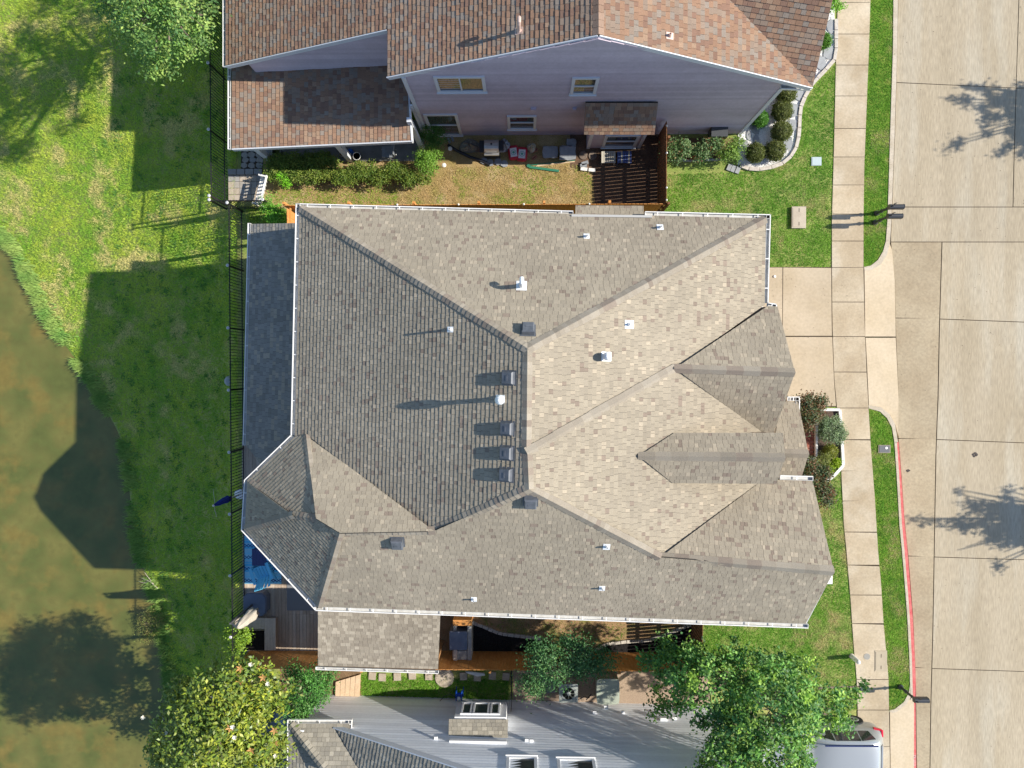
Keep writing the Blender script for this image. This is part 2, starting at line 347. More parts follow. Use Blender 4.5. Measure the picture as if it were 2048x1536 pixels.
def lawncol(x, y, dry=0.0, lush=(.21, .40, .042), mid=(.46, .54, .07), straw=(.60, .53, .21)):
    a = vnoise(x, y, 1.3, 1); b = vnoise(x, y, .45, 2); c = vnoise(x, y, 2.2, 3)
    col = mixc(lush, mid, a * .7 + b * .6 + vnoise(x, y, .13, 6) * .7 - .5)
    return mixc(col, straw, (vnoise(x, y, .9, 4) * .75 + vnoise(x, y, .3, 5) * .45 + vnoise(x, y, .08, 9) * .3 - .85 + dry) * 3.4)
bank = [(-27, -18), (-11.35, -18), (-11.35, 18), (-27, 18)]
x, y = scatter(bank, 430); z = terr(x, y); k = z > POND + .03; x, y, z = x[k], y[k], z[k]
blades('pond_bank_grass', x, y, z, lawncol(x, y, -.03 + .07 * (y > 1) - .03 * (y < -3)), .05, .024, 1.8, 3, label='rough lawn of mixed green and straw grass sloping to the pond')
# taller weeds and reeds along the water line, broadleaf clumps
yy = rng.uniform(-15.5, 14, 11000); yy = np.sort(yy[vnoise(yy, yy * 0, .7, 77) * .7 + vnoise(yy, yy * 0, .25, 78) * .5 > rng.uniform(.25, .95, len(yy))]); off = np.abs(rng.normal(0, .3, len(yy))) - .12 * vnoise(yy, yy * 0, .5, 79); x = xshore(yy) + off - .05; z = np.maximum(terr(x, yy), POND)
blades('shore_weeds', x, yy, z, mixc((.12, .27, .055), (.32, .42, .11), vnoise(x, yy, .4, 8)), .22, .04, 1.0, 3, label='tall pale weeds growing along the pond edge', bias=math.pi)
cx = rng.uniform(-18, -11.6, 260); cy = rng.uniform(-14, 12, 260); k = terr(cx, cy) > POND + .1; cx, cy = cx[k], cy[k]
x = np.repeat(cx, 14) + rng.normal(0, .09, len(cx) * 14); y = np.repeat(cy, 14) + rng.normal(0, .09, len(cx) * 14)
blades('broadleaf_weeds', x, y, terr(x, y) + .02, mixc((.09, .22, .04), (.14, .27, .06), rng.uniform(0, 1, len(x))), .05, .05, 1.6, 2, label='broadleaf weed rosettes scattered over the bank')
def lawn(name, px, dens, label, dry=0., h=.038, **kw):
    poly = [P(u, v)[:2] for u, v in px]; x, y = scatter(poly, dens)
    return blades(name, x, y, np.zeros(len(x)), lawncol(x, y, dry, **kw), h, .022, 1.7, 3, label=label)
GL = dict(lush=(.085, .24, .02), mid=(.185, .37, .034), straw=(.46, .39, .18))
lawn('front_lawn_grass', [(1326, 405), (1326, 350), (1460, 345), (1520, 338), (1570, 320), (1598, 240), (1620, 180), (1674, 125), (1671, 200), (1667, 320), (1663.5, 440), (1663.5, 533), (1480, 533), (1480, 440), (1326, 440)], 620, 'bright green front lawn before the mauve house', -.02, **GL)
lawn('parkway_grass', [(u - .5, v) for u, v in pkU], 620, 'narrow green grass strip between sidewalk and kerb at the top', -.04, **GL)
lawn('parkway_grass', [(u - .5, v) for u, v in pkL], 620, 'narrow green grass strip beside the red kerb', -.02, **GL)
lawn('front_lawn_grass', [(1408, 1215), (1600, 1215), (1600, 960), (1640, 985), (1680, 925), (1683, 950), (1688, 1050), (1693, 1100), (1701, 1200), (1705, 1265), (1708, 1310), (1712, 1345), (1715, 1420), (1600, 1440), (1500, 1400), (1408, 1330)], 620, 'green front lawn at the lower right corner of the grey house', .0, **GL)
# ------------------------------------------------------------------ ROOFS
def clip_half(poly, ax, val, keep_gt):
    out = []; n = len(poly)
    for i in range(n):
        a, b = poly[i], poly[(i + 1) % n]; ia = (a[ax] >= val) == keep_gt or a[ax] == val; ib = (b[ax] >= val) == keep_gt or b[ax] == val
        if ia: out.append(a)
        if ia != ib:
            t = (val - a[ax]) / (b[ax] - a[ax]); out.append((a[0] + (b[0] - a[0]) * t, a[1] + (b[1] - a[1]) * t))
    return out
def area2(p): return sum(p[i][0] * p[(i + 1) % len(p)][1] - p[(i + 1) % len(p)][0] * p[i][1] for i in range(len(p))) / 2
M_sh = mat('asphalt_shingle', attr=True, c2=None, rough=.95, spec=.15, weather=.09, wscale=.35, grain=.16, gscale=55, bump=.25, bscale=160)
M_deck = mat('roof_felt', (.06, .055, .05), rough=1, spec=0)
def pick(pal):
    r = random.random()
    for c, w in pal:
        r -= w
        if r <= 0: break
    k = random.uniform(.93, 1.07); return (c[0] * k, c[1] * k, c[2] * k)
class Roof:
    """Shingled planes of one house; every shingle tab is a small wedge with its own butt edge."""
    def __init__(s, house, pal, exp=.135, thick=.0115, wid=(.12, .22)): s.h = house; s.pal = pal; s.exp = exp; s.t = thick; s.w = wid; s.planes = []; s.tabs = []; s.caps = 0
    def plane(s, pl, px, deck=.05, exp=None, pts=None, drip=True, pal=None, up=None, thick=None):
        o, n = pl; poly = pts or [PP(u, v, pl) for u, v in px]
        S = V((0, 0, 1)).cross(n).normalized() if up is None else up.cross(n).normalized(); T = n.cross(S)
        if T.z < 0: S, T = -S, -T
        q = [((p - o).dot(S), (p - o).dot(T)) for p in poly]
        if area2(q) < 0: q.reverse(); poly = poly[::-1]
        mb = MB(); nn = len(poly); top = [p - n * .004 for p in poly]; bot = [p - n * deck for p in poly]
        mb.add(top + bot, [list(range(nn)), list(range(2 * nn - 1, nn - 1, -1))] + [[i + nn, (i + 1) % nn + nn, (i + 1) % nn, i] for i in range(nn)])
        ob = mb.build('roof_slope', M_deck, s.h); s.planes.append((pl, px, poly, ob))
        E = exp or s.exp; t0 = min(a[1] for a in q); tm = max(a[1] for a in q); r = 0
        while t0 < tm:
            band = clip_half(clip_half(q, 1, t0 + .004, True), 1, t0 + E, False)
            if len(band) > 2 and area2(band) > 1e-4:
                sa = min(a[0] for a in band); sb = max(a[0] for a in band); c = sa - random.uniform(0, .2)
                hi = random.random() < .5
                while c < sb:
                    cc_ = pick(pal or s.pal); odd = (pal or s.pal) is PAL and (cc_[0] > .335 or cc_[0] < .24); w = random.uniform(.085, .135) if odd else random.uniform(*s.w); cell = clip_half(clip_half(band, 0, c + .0035, True), 0, c + w - .0035, False); c += w; hi = not hi
                    if len(cell) < 3 or area2(cell) < 2e-4: continue
                    lv = (thick or s.t) * (1.16 if hi else .9) * random.uniform(.9, 1.1)
                    tp = [o + S * a + T * b + n * (.001 + lv * (1 - (b - t0) / E)) for a, b in cell]; bt = [o + S * a + T * b - n * .003 for a, b in cell]
                    m = len(tp); d = sum((p - CP).length for p in tp) / m; big = area2(cell)
                    s.tabs.append((d - 40 * (big > .6 * E * s.w[0]), tp + bt, [list(range(m))] + [[i + m, (i + 1) % m + m, (i + 1) % m, i] for i in range(m)], cc_, ob))
            t0 += E; r += 1
        return ob
    def finish(s, label_n=300):
        s.tabs.sort(key=lambda t: t[0])
        for k, (d, vs, fs, c, ob) in enumerate(s.tabs[:label_n]):
            MB().add(vs, fs, c).build('shingle', M_sh, ob)
        mb = MB()
        for d, vs, fs, c, ob in s.tabs[label_n:]: mb.add(vs, fs, c)
        if mb.v: mb.build('shingles', M_sh, s.h, kind='stuff')
    def cap(s, a, b, pa, pb, wid=.15, step=.15, cols=None, lift=.012):    # ridge or hip caps from the low end a to the high end b
        a, b = V(a), V(b); d = (b - a); L = d.length; d.normalize()
        def side(pl, ref):
            w = d.cross(pl[1]).normalized(); 
            return w
        w1 = d.cross(pa[1]).normalized(); w2 = -d.cross(pb[1]).normalized()
        if w1.z > 0 and w2.z > 0: w1, w2 = -w1, -w2
        if (w1 + w2).z > 0 and abs(d.z) < .99 and (w1 + w2).length > .02 and w1.z > .02: w1 = -w1
        up = (pa[1] + pb[1]).normalized(); n = max(1, int(L / step)); st = L / n
        for k in range(n):
            p0 = a + d * (k * st - .004); p1 = a + d * ((k + 1) * st + .03); h0 = lift + random.uniform(.014, .024); h1 = lift
            c = pick(cols or s.pal); j = random.uniform(.94, 1.06); wd = wid * j
            def sec(p, h): return [p + w1 * wd + up * (h * .9), p + w1 * wd * .5 + up * (h + .006), p + up * (h + .016), p + w2 * wd * .5 + up * (h + .006), p + w2 * wd + up * (h * .9)]
            A = sec(p0, h0); B = sec(p1, h1); A2 = [x - up * (h0 + .012) for x in A]; B2 = [x - up * (h1 + .012) for x in B]
            vs = A + B + A2 + B2; fs = [[i, i + 1, i + 6, i + 5] for i in range(4)] + [[i + 10, i + 11, i + 1, i] for i in range(4)] + [[10, 0, 5, 15], [4, 14, 19, 9]]
            MB().add(vs, fs, c).build('ridge_cap', M_sh, s.h); s.caps += 1
    def at(s, u, v):
        for pl, px, poly, ob in reversed(s.planes):
            if px and inpoly(np.array([u + 1e-3]), np.array([v + 1e-3]), px)[0]: return PP(u, v, pl), pl[1]
        return P(u, v, 6), V((0, 0, 1))
M_white = mat('white_painted_metal', (.78, .77, .74), (.70, .69, .66), 3, rough=.5, spec=.4)
M_galv = mat('grey_gutter_inside', (.55, .55, .53), (.44, .43, .40), 5, rough=.6)
_hang = {}
def gutter(house, pts, inward, w=.12, h=.10, hang=True, hstep=.72, m=None):
    """Open K-style gutter along world points; 'inward' is a world point on the house side."""
    m = m or M_white; lip = MB(); ins = MB(); inward = V(inward)
    if 'h' not in _hang: _hang['h'] = unitbox('gutter_hanger', M_white, (.028, 1, .012))
    ps = [V(p) for p in pts]
    def sdir(a, b):
        d = (b - a).normalized(); s_ = V((-d.y, d.x, 0)).normalized()
        if s_.dot(inward - (a + b) / 2) < 0: s_ = -s_
        return d, s_
    for a, b in zip(ps[:-1], ps[1:]):
        d, s_ = sdir(a, b); e = d * .006
        lip.bar(a - e, b + e, .026, h); ins.bar(a + s_ * w / 2 - V((0, 0, h * .45)), b + s_ * w / 2 - V((0, 0, h * .45)), w - .02, .012); ins.bar(a + s_ * w, b + s_ * w, .012, h)
        if hang:
            L = (b - a).length; n = max(1, int(L / hstep))
            for k in range(n):
                p = a + d * (L * (k + .5) / n) + s_ * w * .5 + V((0, 0, h / 2 - .004))
                inst('gutter_hanger', _hang['h'], house, p, math.atan2(d.y, d.x), scale=(1, w, 1))
    for p in (ps[0], ps[-1]):
        q_ = ps[1] if p is ps[0] else ps[-2]; d, s_ = sdir(p, q_) if p is ps[0] else sdir(q_, p)
        lip.bar(p, p + s_ * w, .012, h)
    g = lip.build('gutter', m, house); ins.build('gutter_trough', M_galv, g); return g
def inset(poly, d):
    n = len(poly); q = [V((p[0], p[1])) for p in poly]
    ar = sum(q[i].x * q[(i + 1) % n].y - q[(i + 1) % n].x * q[i].y for i in range(n)); sg = 1 if ar > 0 else -1; out = []
    for i in range(n):
        a, b, c = q[i - 1], q[i], q[(i + 1) % n]; e1 = (b - a).normalized(); e2 = (c - b).normalized()
        n1 = V((-e1.y, e1.x)) * sg; n2 = V((-e2.y, e2.x)) * sg; m = (n1 + n2); k = d / max(.3, 1 + n1.dot(n2)); out.append(b + m * k)
    return out

# ---------- the grey-roofed house in the middle
E0, R0 = 5.8, 9.18
house = thing('house', P(1060, 850), 'large house in the middle with grey-taupe shingle hip roof and white gutters', 'house')
PAL = [((.302, .262, .200), .5), ((.280, .243, .187), .33), ((.37, .315, .238), .09), ((.228, .182, .144), .08)]
RG = Roof(house, PAL)
pN = plane3((593, 408, E0), (1538, 430, E0), (1055, 697, R0)); pW = plane3((593, 408, E0), (583, 870, E0), (1054, 800, R0))
pU = plane3((1538, 430, E0), (1535, 607, E0), (1054, 800, R0)); pS = plane3((632, 1220, E0), (1615, 1255, E0), (1058, 978, R0))
pL = (pU[0] + pU[1] * .05, pU[1])
zb = 8.15
pT = plane3((868, 1062, zb), (660, 1058, zb), (612, 868, 5.98)); pA = plane3((583, 872, E0), (490, 960, E0), (590, 1032, 7.4)); pB = plane3((488, 962, E0), (483, 1060, E0), (585, 1030, 7.6))
pC = plane3((483, 1060, E0), (632, 1220, E0), (600, 1036, 7.5))
g1N = plane3((1350, 737, 7.35), (1590, 745, 7.35), (1555, 612, 5.85)); g1S = plane3((1350, 737, 7.35), (1590, 745, 7.35), (1547, 866, 5.85))
g2N = plane3((1278, 912, 7.85), (1570, 915, 7.85), (1450, 866, 7.32)); g2S = plane3((1278, 912, 7.85), (1570, 915, 7.85), (1450, 967, 7.32))
g3N = plane3((1320, 1115, 7.56), (1668, 1143, 7.50), (1515, 968, 6.0))
pPN = plane3((1540, 906, 5.1), (1617, 908, 5.1), (1597, 803, 4.25)); pPS = plane3((1540, 906, 5.1), (1617, 908, 5.1), (1600, 990, 4.35))
poN = [(600, 416), (1143, 430), (1528, 438), (1055, 697)]
RG.plane(pN, [(601, 415), (1148, 428), (1288, 431), (1531, 437), (1055, 697)])
RG.plane((pN[0] - V((0, 0, .25)), pN[1]), [(1151, 411), (1287, 412), (1288, 452), (1150, 450)], deck=.12)
RG.plane(pW, [(600, 414), (1055, 697), (1053, 905), (1058, 978), (868, 1062), (612, 868), (590, 872)], thick=.0165)
RG.plane(pU, [(1055, 697), (1531, 436), (1529, 610), (1350, 737), (1053, 905)])
RG.plane(pL, [(1055, 905), (1350, 737), (1535, 872), (1560, 966), (1515, 970), (1320, 1115), (1059, 978)])
RG.plane(pS, [(636, 1213), (1611, 1247), (1668, 1143), (1320, 1115), (1058, 978), (868, 1062), (680, 1065)])
RG.plane(pT, [(612, 868), (868, 1062), (680, 1066), (632, 1037)])
RG.plane(pA, [(589, 874), (613, 868), (632, 1037), (585, 1030), (496, 962)], thick=.016)
RG.plane(pB, [(495, 964), (490, 1056), (585, 1030)])
RG.plane(pC, [(490, 1060), (585, 1030), (632, 1037), (680, 1066), (637, 1214)], thick=.016)
RG.plane(g1N, [(1350, 737), (1590, 745), (1555, 613), (1534, 613)]); RG.plane(g1S, [(1350, 737), (1590, 745), (1547, 867), (1529, 867)])
RG.plane(pPN, [(1545, 906), (1617, 908), (1596, 803), (1560, 803)]); RG.plane(pPS, [(1545, 906), (1617, 908), (1597, 975), (1548, 975)])
RG.plane(g2N, [(1278, 912), (1570, 915), (1566, 866), (1348, 866)]); RG.plane(g2S, [(1278, 912), (1570, 915), (1553, 967), (1345, 966)])
RG.plane(g3N, [(1320, 1115), (1668, 1143), (1625, 962), (1545, 960), (1515, 968)])
CAPC = [((.262, .228, .182), .55), ((.295, .26, .21), .3), ((.228, .188, .152), .15)]
def capx(pl, a, b, pa, pb, **k): RG.cap(PP(*a, pl), PP(*b, pl), pa, pb, cols=CAPC, **k)
capx(pN, (601, 415), (1055, 697), pN, pW); capx(pN, (1531, 437), (1055, 697), pN, pU); capx(pW, (1053, 905), (1055, 697), pW, pU, step=.17); capx(pW, (1058, 978), (1055, 907), pW, pL, step=.17)
capx(pW, (868, 1062), (1058, 978), pW, pS); capx(pS, (1320, 1115), (1058, 978), pS, pL); capx(pL, (1350, 737), (1055, 905), (pU[0], (pU[1] + V((0, .25, 0))).normalized()), (pL[0], (pL[1] + V((0, -.25, 0))).normalized()), step=.3)
capx(pS, (680, 1064), (868, 1062), pT, pS, step=.16); capx(pC, (637, 1214), (680, 1066), pC, pS, wid=.12); capx(pA, (613, 870), (632, 1036), pA, pT, wid=.11); capx(pA, (496, 962), (585, 1030), pA, pB, wid=.12)
capx(pB, (490, 1057), (585, 1030), pB, pC, wid=.12); capx(pC, (585, 1030), (632, 1037), pA, pC, wid=.13); capx(pC, (680, 1065), (632, 1037), pC, pT, wid=.11)
capx(g1N, (1590, 745), (1350, 737), g1N, g1S, step=.45, wid=.17); capx(g2N, (1570, 915), (1278, 912), g2N, g2S, step=.45, wid=.16); capx(g3N, (1668, 1143), (1320, 1115), g3N, pS, step=.42, wid=.17); capx(pPN, (1617, 908), (1555, 906), pPN, pPS, step=.4, wid=.16)
# left lean-to patio roof and right-hand porch roof at the bottom
LT = [((.235, .225, .205), .5), ((.20, .19, .17), .3), ((.30, .27, .22), .2)]
pP1 = plane3((497, 447, 2.9), (487, 890, 2.9), (590, 600, 3.62)); RG.plane(pP1, [(502, 448), (600, 446), (640, 700), (600, 885), (520, 927), (492, 889)], deck=.12, pal=LT)
pP2 = plane3((635, 1338, 2.72), (877, 1346, 2.72), (760, 1228, 3.55)); PP2 = [((.30, .262, .205), .5), ((.255, .22, .172), .3), ((.375, .33, .26), .2)]
RG.plane(pP2, [(636, 1215), (881, 1215), (876, 1338), (636, 1331)], deck=.12, exp=.13, pal=PP2)
RG.finish()
inn = lambda u, v, z=E0: P(u, v, z)
gutter(house, [P(593, 408, E0), P(1146, 423, E0)], P(900, 700, E0)); gutter(house, [P(1290, 424, E0), P(1540, 430, E0), P(1535, 606, E0), P(1552, 609, E0)], P(1300, 600, E0))
gutter(house, [P(593, 408, E0), P(583, 870, E0), P(490, 960, E0), P(484, 1060, E0), P(632, 1220, E0), P(1000, 1233, E0), P(1615, 1255, E0)], P(1000, 900, E0))
gutter(house, [P(1560, 951, 5.85), P(1625, 953, 5.85)], P(1590, 1100, 6)); gutter(house, [P(1574, 794, 4.25), P(1598, 794, 4.25), P(1598, 836, 4.25)], P(1560, 880, 4.2))
gutter(house, [P(497, 447, 2.9), P(487, 890, 2.9)], P(600, 700, 2.9), w=.09); gutter(house, [P(632, 1338, 2.72), P(877, 1346, 2.72)], P(760, 1200, 2.7), w=.09)
MB().bar(P(1143, 431, 5.98), P(1304, 433, 5.98), .07, .03).build('rain_diverter', mat('weathered_flashing', (.46, .45, .42), rough=.5, metal=.3), house)
# walls under the roof (brick), soffit and gable ends
M_brick = mat('tan_brick', (.30, .21, .15), (.24, .16, .11), 9, rough=.9, grain=.2, gscale=30)
ft = [(593, 408), (1538, 430), (1536, 611), (1556, 611), (1548, 868), (1560, 955), (1622, 955), (1612, 1253), (632, 1220), (484, 1060), (490, 960), (583, 870)]
fp = inset([P(u, v, E0) for u, v in ft], .42)
wl = MB().prism([(p.x, p.y, 0) for p in fp], -.1, E0 - .22).build('wall', M_brick, house)
fs_ = inset([P(u, v, E0) for u, v in ft], .13)
MB().prism([(p.x, p.y, 0) for p in fs_], E0 - .20, E0 - .06).build('soffit', M_white, house)
for a, ap_, b, X in (((1555, 613, 5.85), (1590, 745, 7.2), (1547, 866, 5.72), .1), ((1625, 962, 5.72), (1668, 1143, 7.34), (1612, 1250, 5.72), .25)):
    A_, B_, C2 = P(*a), P(*ap_), P(*b); dx = V((-X, 0, -.12)); t_ = [q_ + dx for q_ in (A_, B_, C2)]; bk = [q_ + V((-1.2, 0, 0)) for q_ in t_]
    MB().add(t_ + bk, [[0, 2, 1], [3, 4, 5], [0, 1, 4, 3], [1, 2, 5, 4], [2, 0, 3, 5]]).build('gable_wall', M_brick, house)
    rk = MB()
    for q0, q1 in ((A_, B_), (B_, C2)): rk.bar(q0 - V((.02, 0, .10)), q1 - V((.02, 0, .10)), .03, .16)
    rk.build('rake_board', M_white, house)
d2 = MB(); d2.prism([P(1345, 872, 7.3), P(1560, 872, 7.3), P(1548, 961, 7.3), P(1345, 961, 7.3)], 5.4, 7.28); d2.build('dormer_wall', M_brick, house)
MB().prism([P(1558, 808, 4.2), P(1592, 808, 4.2), P(1592, 952, 4.2), P(1548, 952, 4.2)], 3.9, 4.2).build('porch_ceiling', M_white, house)
for v in (812, 948):
    MB().prism([P(1583, v - 6, 4), P(1594, v - 6, 4), P(1594, v + 6, 4), P(1583, v + 6, 4)], 0, 3.95).build('porch_column', M_brick, house)
for u, v in ((503, 460), (499, 600), (495, 740), (493, 880)):
    c = P(u, v, 2.7); MB().box((c.x, c.y, 1.35), (.12, .12, 2.75)).build('patio_post', M_white, house)
for u, v in ((645, 1330), (868, 1336)):
    c = P(u, v, 2.6); MB().box((c.x, c.y, 1.3), (.13, .13, 2.55)).build('porch_post', mat('cedar', (.30, .15, .06), (.36, .20, .085), 8, rough=.85, grain=.15, gscale=40, stretch=(3, 3, .4)), house)
c = P(1660, 1156, 6.6); MB().box((c.x - .05, c.y, c.z), (.16, .3, .22)).build('rake_return', M_white, house)
# vents
M_pvc = mat('white_vent_pipe', (.72, .74, .75), rough=.4); M_lead = mat('dark_vent_pipe', (.12, .12, .125), rough=.5, metal=.3); M_bvent = mat('galvanised_box_vent', (.11, .12, .14), (.08, .09, .105), 7, rough=.5, metal=.0)
def flash(R, hs, u, v, sz, m):
    p, n = R.at(u, v); S = V((0, 0, 1)).cross(n).normalized(); T = n.cross(S); M_ = Matrix((S, T, n)).transposed()
    return p, n, M_
def pipe(R, hs, u, v, h, r, m, sz=.2, cap=None, name='vent_pipe'):
    p, n, M_ = flash(R, hs, u, v, sz, m); mb = MB(); mb.box(p + n * .014, (sz, sz * 1.2, .012), M=M_)
    mb.lathe(p - V((0, 0, .05)), [(r * 2.1, 0), (r * 1.6, .1), (r * 1.1, .16)], 12)
    z0 = p - V((0, 0, .05))
    if cap == 'goose':
        mb.tube([z0, z0 + V((0, 0, h)), z0 + V((.01, .03, h + .07)), z0 + V((.01, .09, h + .10)), z0 + V((.01, .14, h + .06)), z0 + V((.01, .15, h - .02))], r * 1.2, 12)
    else:
        mb.lathe(z0, [(r, 0), (r, h), (r * .72, h), (r * .72, h - .12)], 12)
        if cap == 'dome': mb.lathe(z0 + V((0, 0, h - .06)), [(r * 1.7, 0), (r * 2.0, .05), (r * 2.0, .16), (r * 1.5, .24), (r * .7, .285), (.002, .295)], 16)
    o = mb.build(name, m, hs); return o
pipe(RG, house, 1043, 572, .55, .055, M_pvc, .3, 'goose', 'gooseneck_vent'); pipe(RG, house, 1173, 473, .26, .03, M_pvc, .18); pipe(RG, house, 1320, 455, .26, .03, M_pvc, .2); pipe(RG, house, 1258, 649, .20, .035, M_pvc, .24)
pipe(RG, house, 1212, 713, .26, .06, M_pvc, .26, 'dome'); pipe(RG, house, 901, 659, .42, .032, M_pvc, .16); pipe(RG, house, 1001, 798, .62, .065, M_pvc, .22, 'dome')
pipe(RG, house, 1213, 1093, .24, .03, M_pvc, .2); pipe(RG, house, 1204, 1176, .26, .03, M_pvc, .18); pipe(RG, house, 948, 1198, .27, .03, M_pvc, .18)
def boxvent(R, hs, u, v):
    p, n, M_ = flash(R, hs, u, v, .3, M_bvent); mb = MB()
    mb.box(p + n * .012, (.42, .42, .01), M=M_)
    T = M_ @ V((0, 1, 0)); S = M_ @ V((1, 0, 0))
    a = .17; vs = [p + S * sx * a + T * sy * a + n * zz for zz, k in ((.0, 1), (.15, 1)) for sx, sy in ((-1, -1), (1, -1), (1, 1), (-1, 1))] + [p + S * sx * a * .82 + T * sy * a * .82 + n * .19 for sx, sy in ((-1, -1), (1, -1), (1, 1), (-1, 1))]
    mb.add(vs, [[0, 1, 5, 4], [1, 2, 6, 5], [2, 3, 7, 6], [3, 0, 4, 7], [4, 5, 9, 8], [5, 6, 10, 9], [6, 7, 11, 10], [7, 4, 8, 11], [8, 9, 10, 11]])
    o = mb.build('box_vent', M_bvent, hs); MB().box(p + n * .195, (.15, .05, .012), M=M_).build('emboss', M_bvent, o)
for u, v in ((1056, 661), (1019, 756), (1016, 857), (1015, 906), (1014, 949), (1061, 1001), (795, 1083)): boxvent(RG, house, u, v)
# ------------------------------------------------------------------ MAUVE HOUSE (top)
def wallpoly_boards(parent, pts, n, m, step=.16, th=.02, up=V((0, 0, 1))):
    tones = [m]
    for k_ in (.93, 1.05):
        m2 = bpy.data.materials.get(m.name + '_%d' % (k_ * 100)) or m.copy(); m2.name = m.name + '_%d' % (k_ * 100); tones.append(m2)
        for nd in m2.node_tree.nodes:
            if nd.type == 'MIX' and nd.blend_type == 'MIX' and not nd.get('toned'):
                nd['toned'] = 1
                for i_ in (6, 7):
                    if not nd.inputs[i_].is_linked: c_ = nd.inputs[i_].default_value; nd.inputs[i_].default_value = (c_[0] * k_, c_[1] * k_, c_[2] * k_, 1)
    """Lap siding on a vertical wall: every board is its own wedge. pts: world polygon on the wall, n: outward normal."""
    n = V(n).normalized(); S = up.cross(n).normalized(); o = V(pts[0]); q = [((V(p) - o).dot(S), V(p).z) for p in pts]
    if area2(q) < 0: q.reverse()
    z0 = min(a[1] for a in q); zm = max(a[1] for a in q)
    while z0 < zm:
        band = clip_half(clip_half(q, 1, z0, True), 1, z0 + step - .008, False)
        if len(band) > 2 and area2(band) > 1e-3:
            tp = [V((o.x, o.y, 0)) + S * a + V((0, 0, b)) + n * (.004 + th * (1 - (b - z0) / step)) for a, b in band]; bt = [p - n * .03 for p in tp]; k = len(tp)
            MB().add(tp + bt, [list(range(k))] + [[i + k, (i + 1) % k + k, (i + 1) % k, i] for i in range(k)]).build('siding_board', random.choice(tones), parent)
        z0 += step
M_mauve = mat('mauve_lap_siding', (.50, .435, .495), (.46, .395, .45), 1.6, rough=.75, spec=.25, grain=.06, gscale=12)
M_trim = mat('pale_blue_white_trim', (.60, .62, .65), rough=.6)
M_glass = mat('window_glass', (.045, .055, .06), rough=.04, spec=.8)
M_screen = mat('blind_glass', (.055, .075, .07), (.08, .095, .09), 12, rough=.12, spec=.6)
mh = thing('house', P(1100, 120), 'mauve lap-sided house at the top with red-brown shingle roof', 'house')
MP = [((.272, .168, .112), .32), ((.25, .188, .144), .27), ((.222, .136, .098), .19), ((.305, .205, .14), .11), ((.245, .205, .17), .11)]
RM = Roof(mh, MP, exp=.15, thick=.015, wid=(.13, .23))
mL = plane3((447, 130, 3.2), (447, 20, 3.2), (1197, 60, 8.3)); mR = plane3((1197, 70, 8.3), (1197, 0, 8.3), (1625, 172, 5.35)); _a, _b, _c = PP(1460, 0, mR), PP(1612, 158, mR), P(1665, 0, 6.84); _n = (_b - _a).cross(_c - _a).normalized(); mF = (_a, _n if _n.z > 0 else -_n)
mPt = plane3((458, 133, 2.45), (458, 298, 2.45), (825, 281, 3.15))
RM.plane(mL, [(452, 131), (775, 58), (775, 153), (1197, 69), (1197, -330), (452, -330)], deck=.14, thick=.021)
RM.plane(mR, [(1197, 69), (1197, -330), (1460, -330), (1460, 0), (1612, 158), (1623, 174)], deck=.14)
RM.plane(mF, [(1460, 0), (1612, 158), (1625, 174), (1665, 0), (1700, -160), (1320, -150)], deck=.14)
RM.plane(mPt, [(464, 128), (464, 297), (824, 281), (817, 180), (770, 95)], deck=.12)
Y1 = 9.14
by0, by1 = 8.42, Y1
byp = plane3((1170, 205, 3.6), (1316, 205, 3.6), (1240, 268, 2.6)); RM.plane(byp, [(1171, 206), (1316, 206), (1309, 269), (1168, 269)], deck=.08, exp=.14)
RM.finish()
MC = [((.25, .165, .12), .6), ((.29, .20, .15), .4)]
RM.cap(PP(1197, 69, mL), PP(1197, -200, mL), mL, mR, cols=MC, step=.2, wid=.17)
gutter(mh, [P(447, 134, 3.15), P(447, -200, 3.15)], P(700, 0, 3.2)); gutter(mh, [P(457, 133, 2.43), P(457, 299, 2.43)], P(700, 200, 2.8), w=.09)
# gable wall facing the camera
base = PY(1475, 275, Y1); xr = base.x; xl = PY(853, 272, Y1).x
def roofz(pl, x, y): return pl[0].z - ((x - pl[0].x) * pl[1].x + (y - pl[0].y) * pl[1].y) / pl[1].z
xp = PP(1197, 69, mL).x
gw = [V((xl, Y1, 0)), V((xr, Y1, 0)), V((xr, Y1, roofz(mR, xr, Y1) - .06)), V((xp, Y1, roofz(mL, xp, Y1) - .06)), V((xl, Y1, roofz(mL, xl, Y1) - .06))]
Yb = 10.6
body = MB(); body.prism([(xl, Y1 + .03, 0), (xr, Y1 + .03, 0), (xr, 14.7, 0), (-9.9, 14.7, 0), (-9.9, Yb + .03, 0), (xl, Yb + .03, 0)], -.1, 2.3)
k = len(gw); gb = [p + V((0, .03, 0)) for p in gw]; gb2 = [p + V((0, 5.6, 0)) for p in gw]
body.add(gb + gb2, [list(range(k)), list(range(2 * k - 1, k - 1, -1))] + [[i + k, (i + 1) % k + k, (i + 1) % k, i] for i in range(k)])
gl = [V((-9.6, Yb, 2.0)), V((xl, Yb, 2.0)), V((xl, Yb, roofz(mL, xl, Yb) - .16)), V((-9.6, Yb, roofz(mL, -9.6, Yb) - .16))]
gb = [p + V((0, .03, 0)) for p in gl]; gb2 = [p + V((0, 4, 0)) for p in gl]; k = 4
body.add(gb + gb2, [list(range(k)), list(range(2 * k - 1, k - 1, -1))] + [[i + k, (i + 1) % k + k, (i + 1) % k, i] for i in range(k)])
mw_ = body.build('wall', M_mauve, mh)
wallpoly_boards(mw_, gw, (0, -1, 0), M_mauve, step=.165)
wallpoly_boards(mw_, gl, (0, -1, 0), M_mauve, step=.165)
sw_ = [V((xl, Y1, 2.4)), V((xl, Yb, 2.4)), V((xl, Yb, 5.6)), V((xl, Y1, 5.6))]
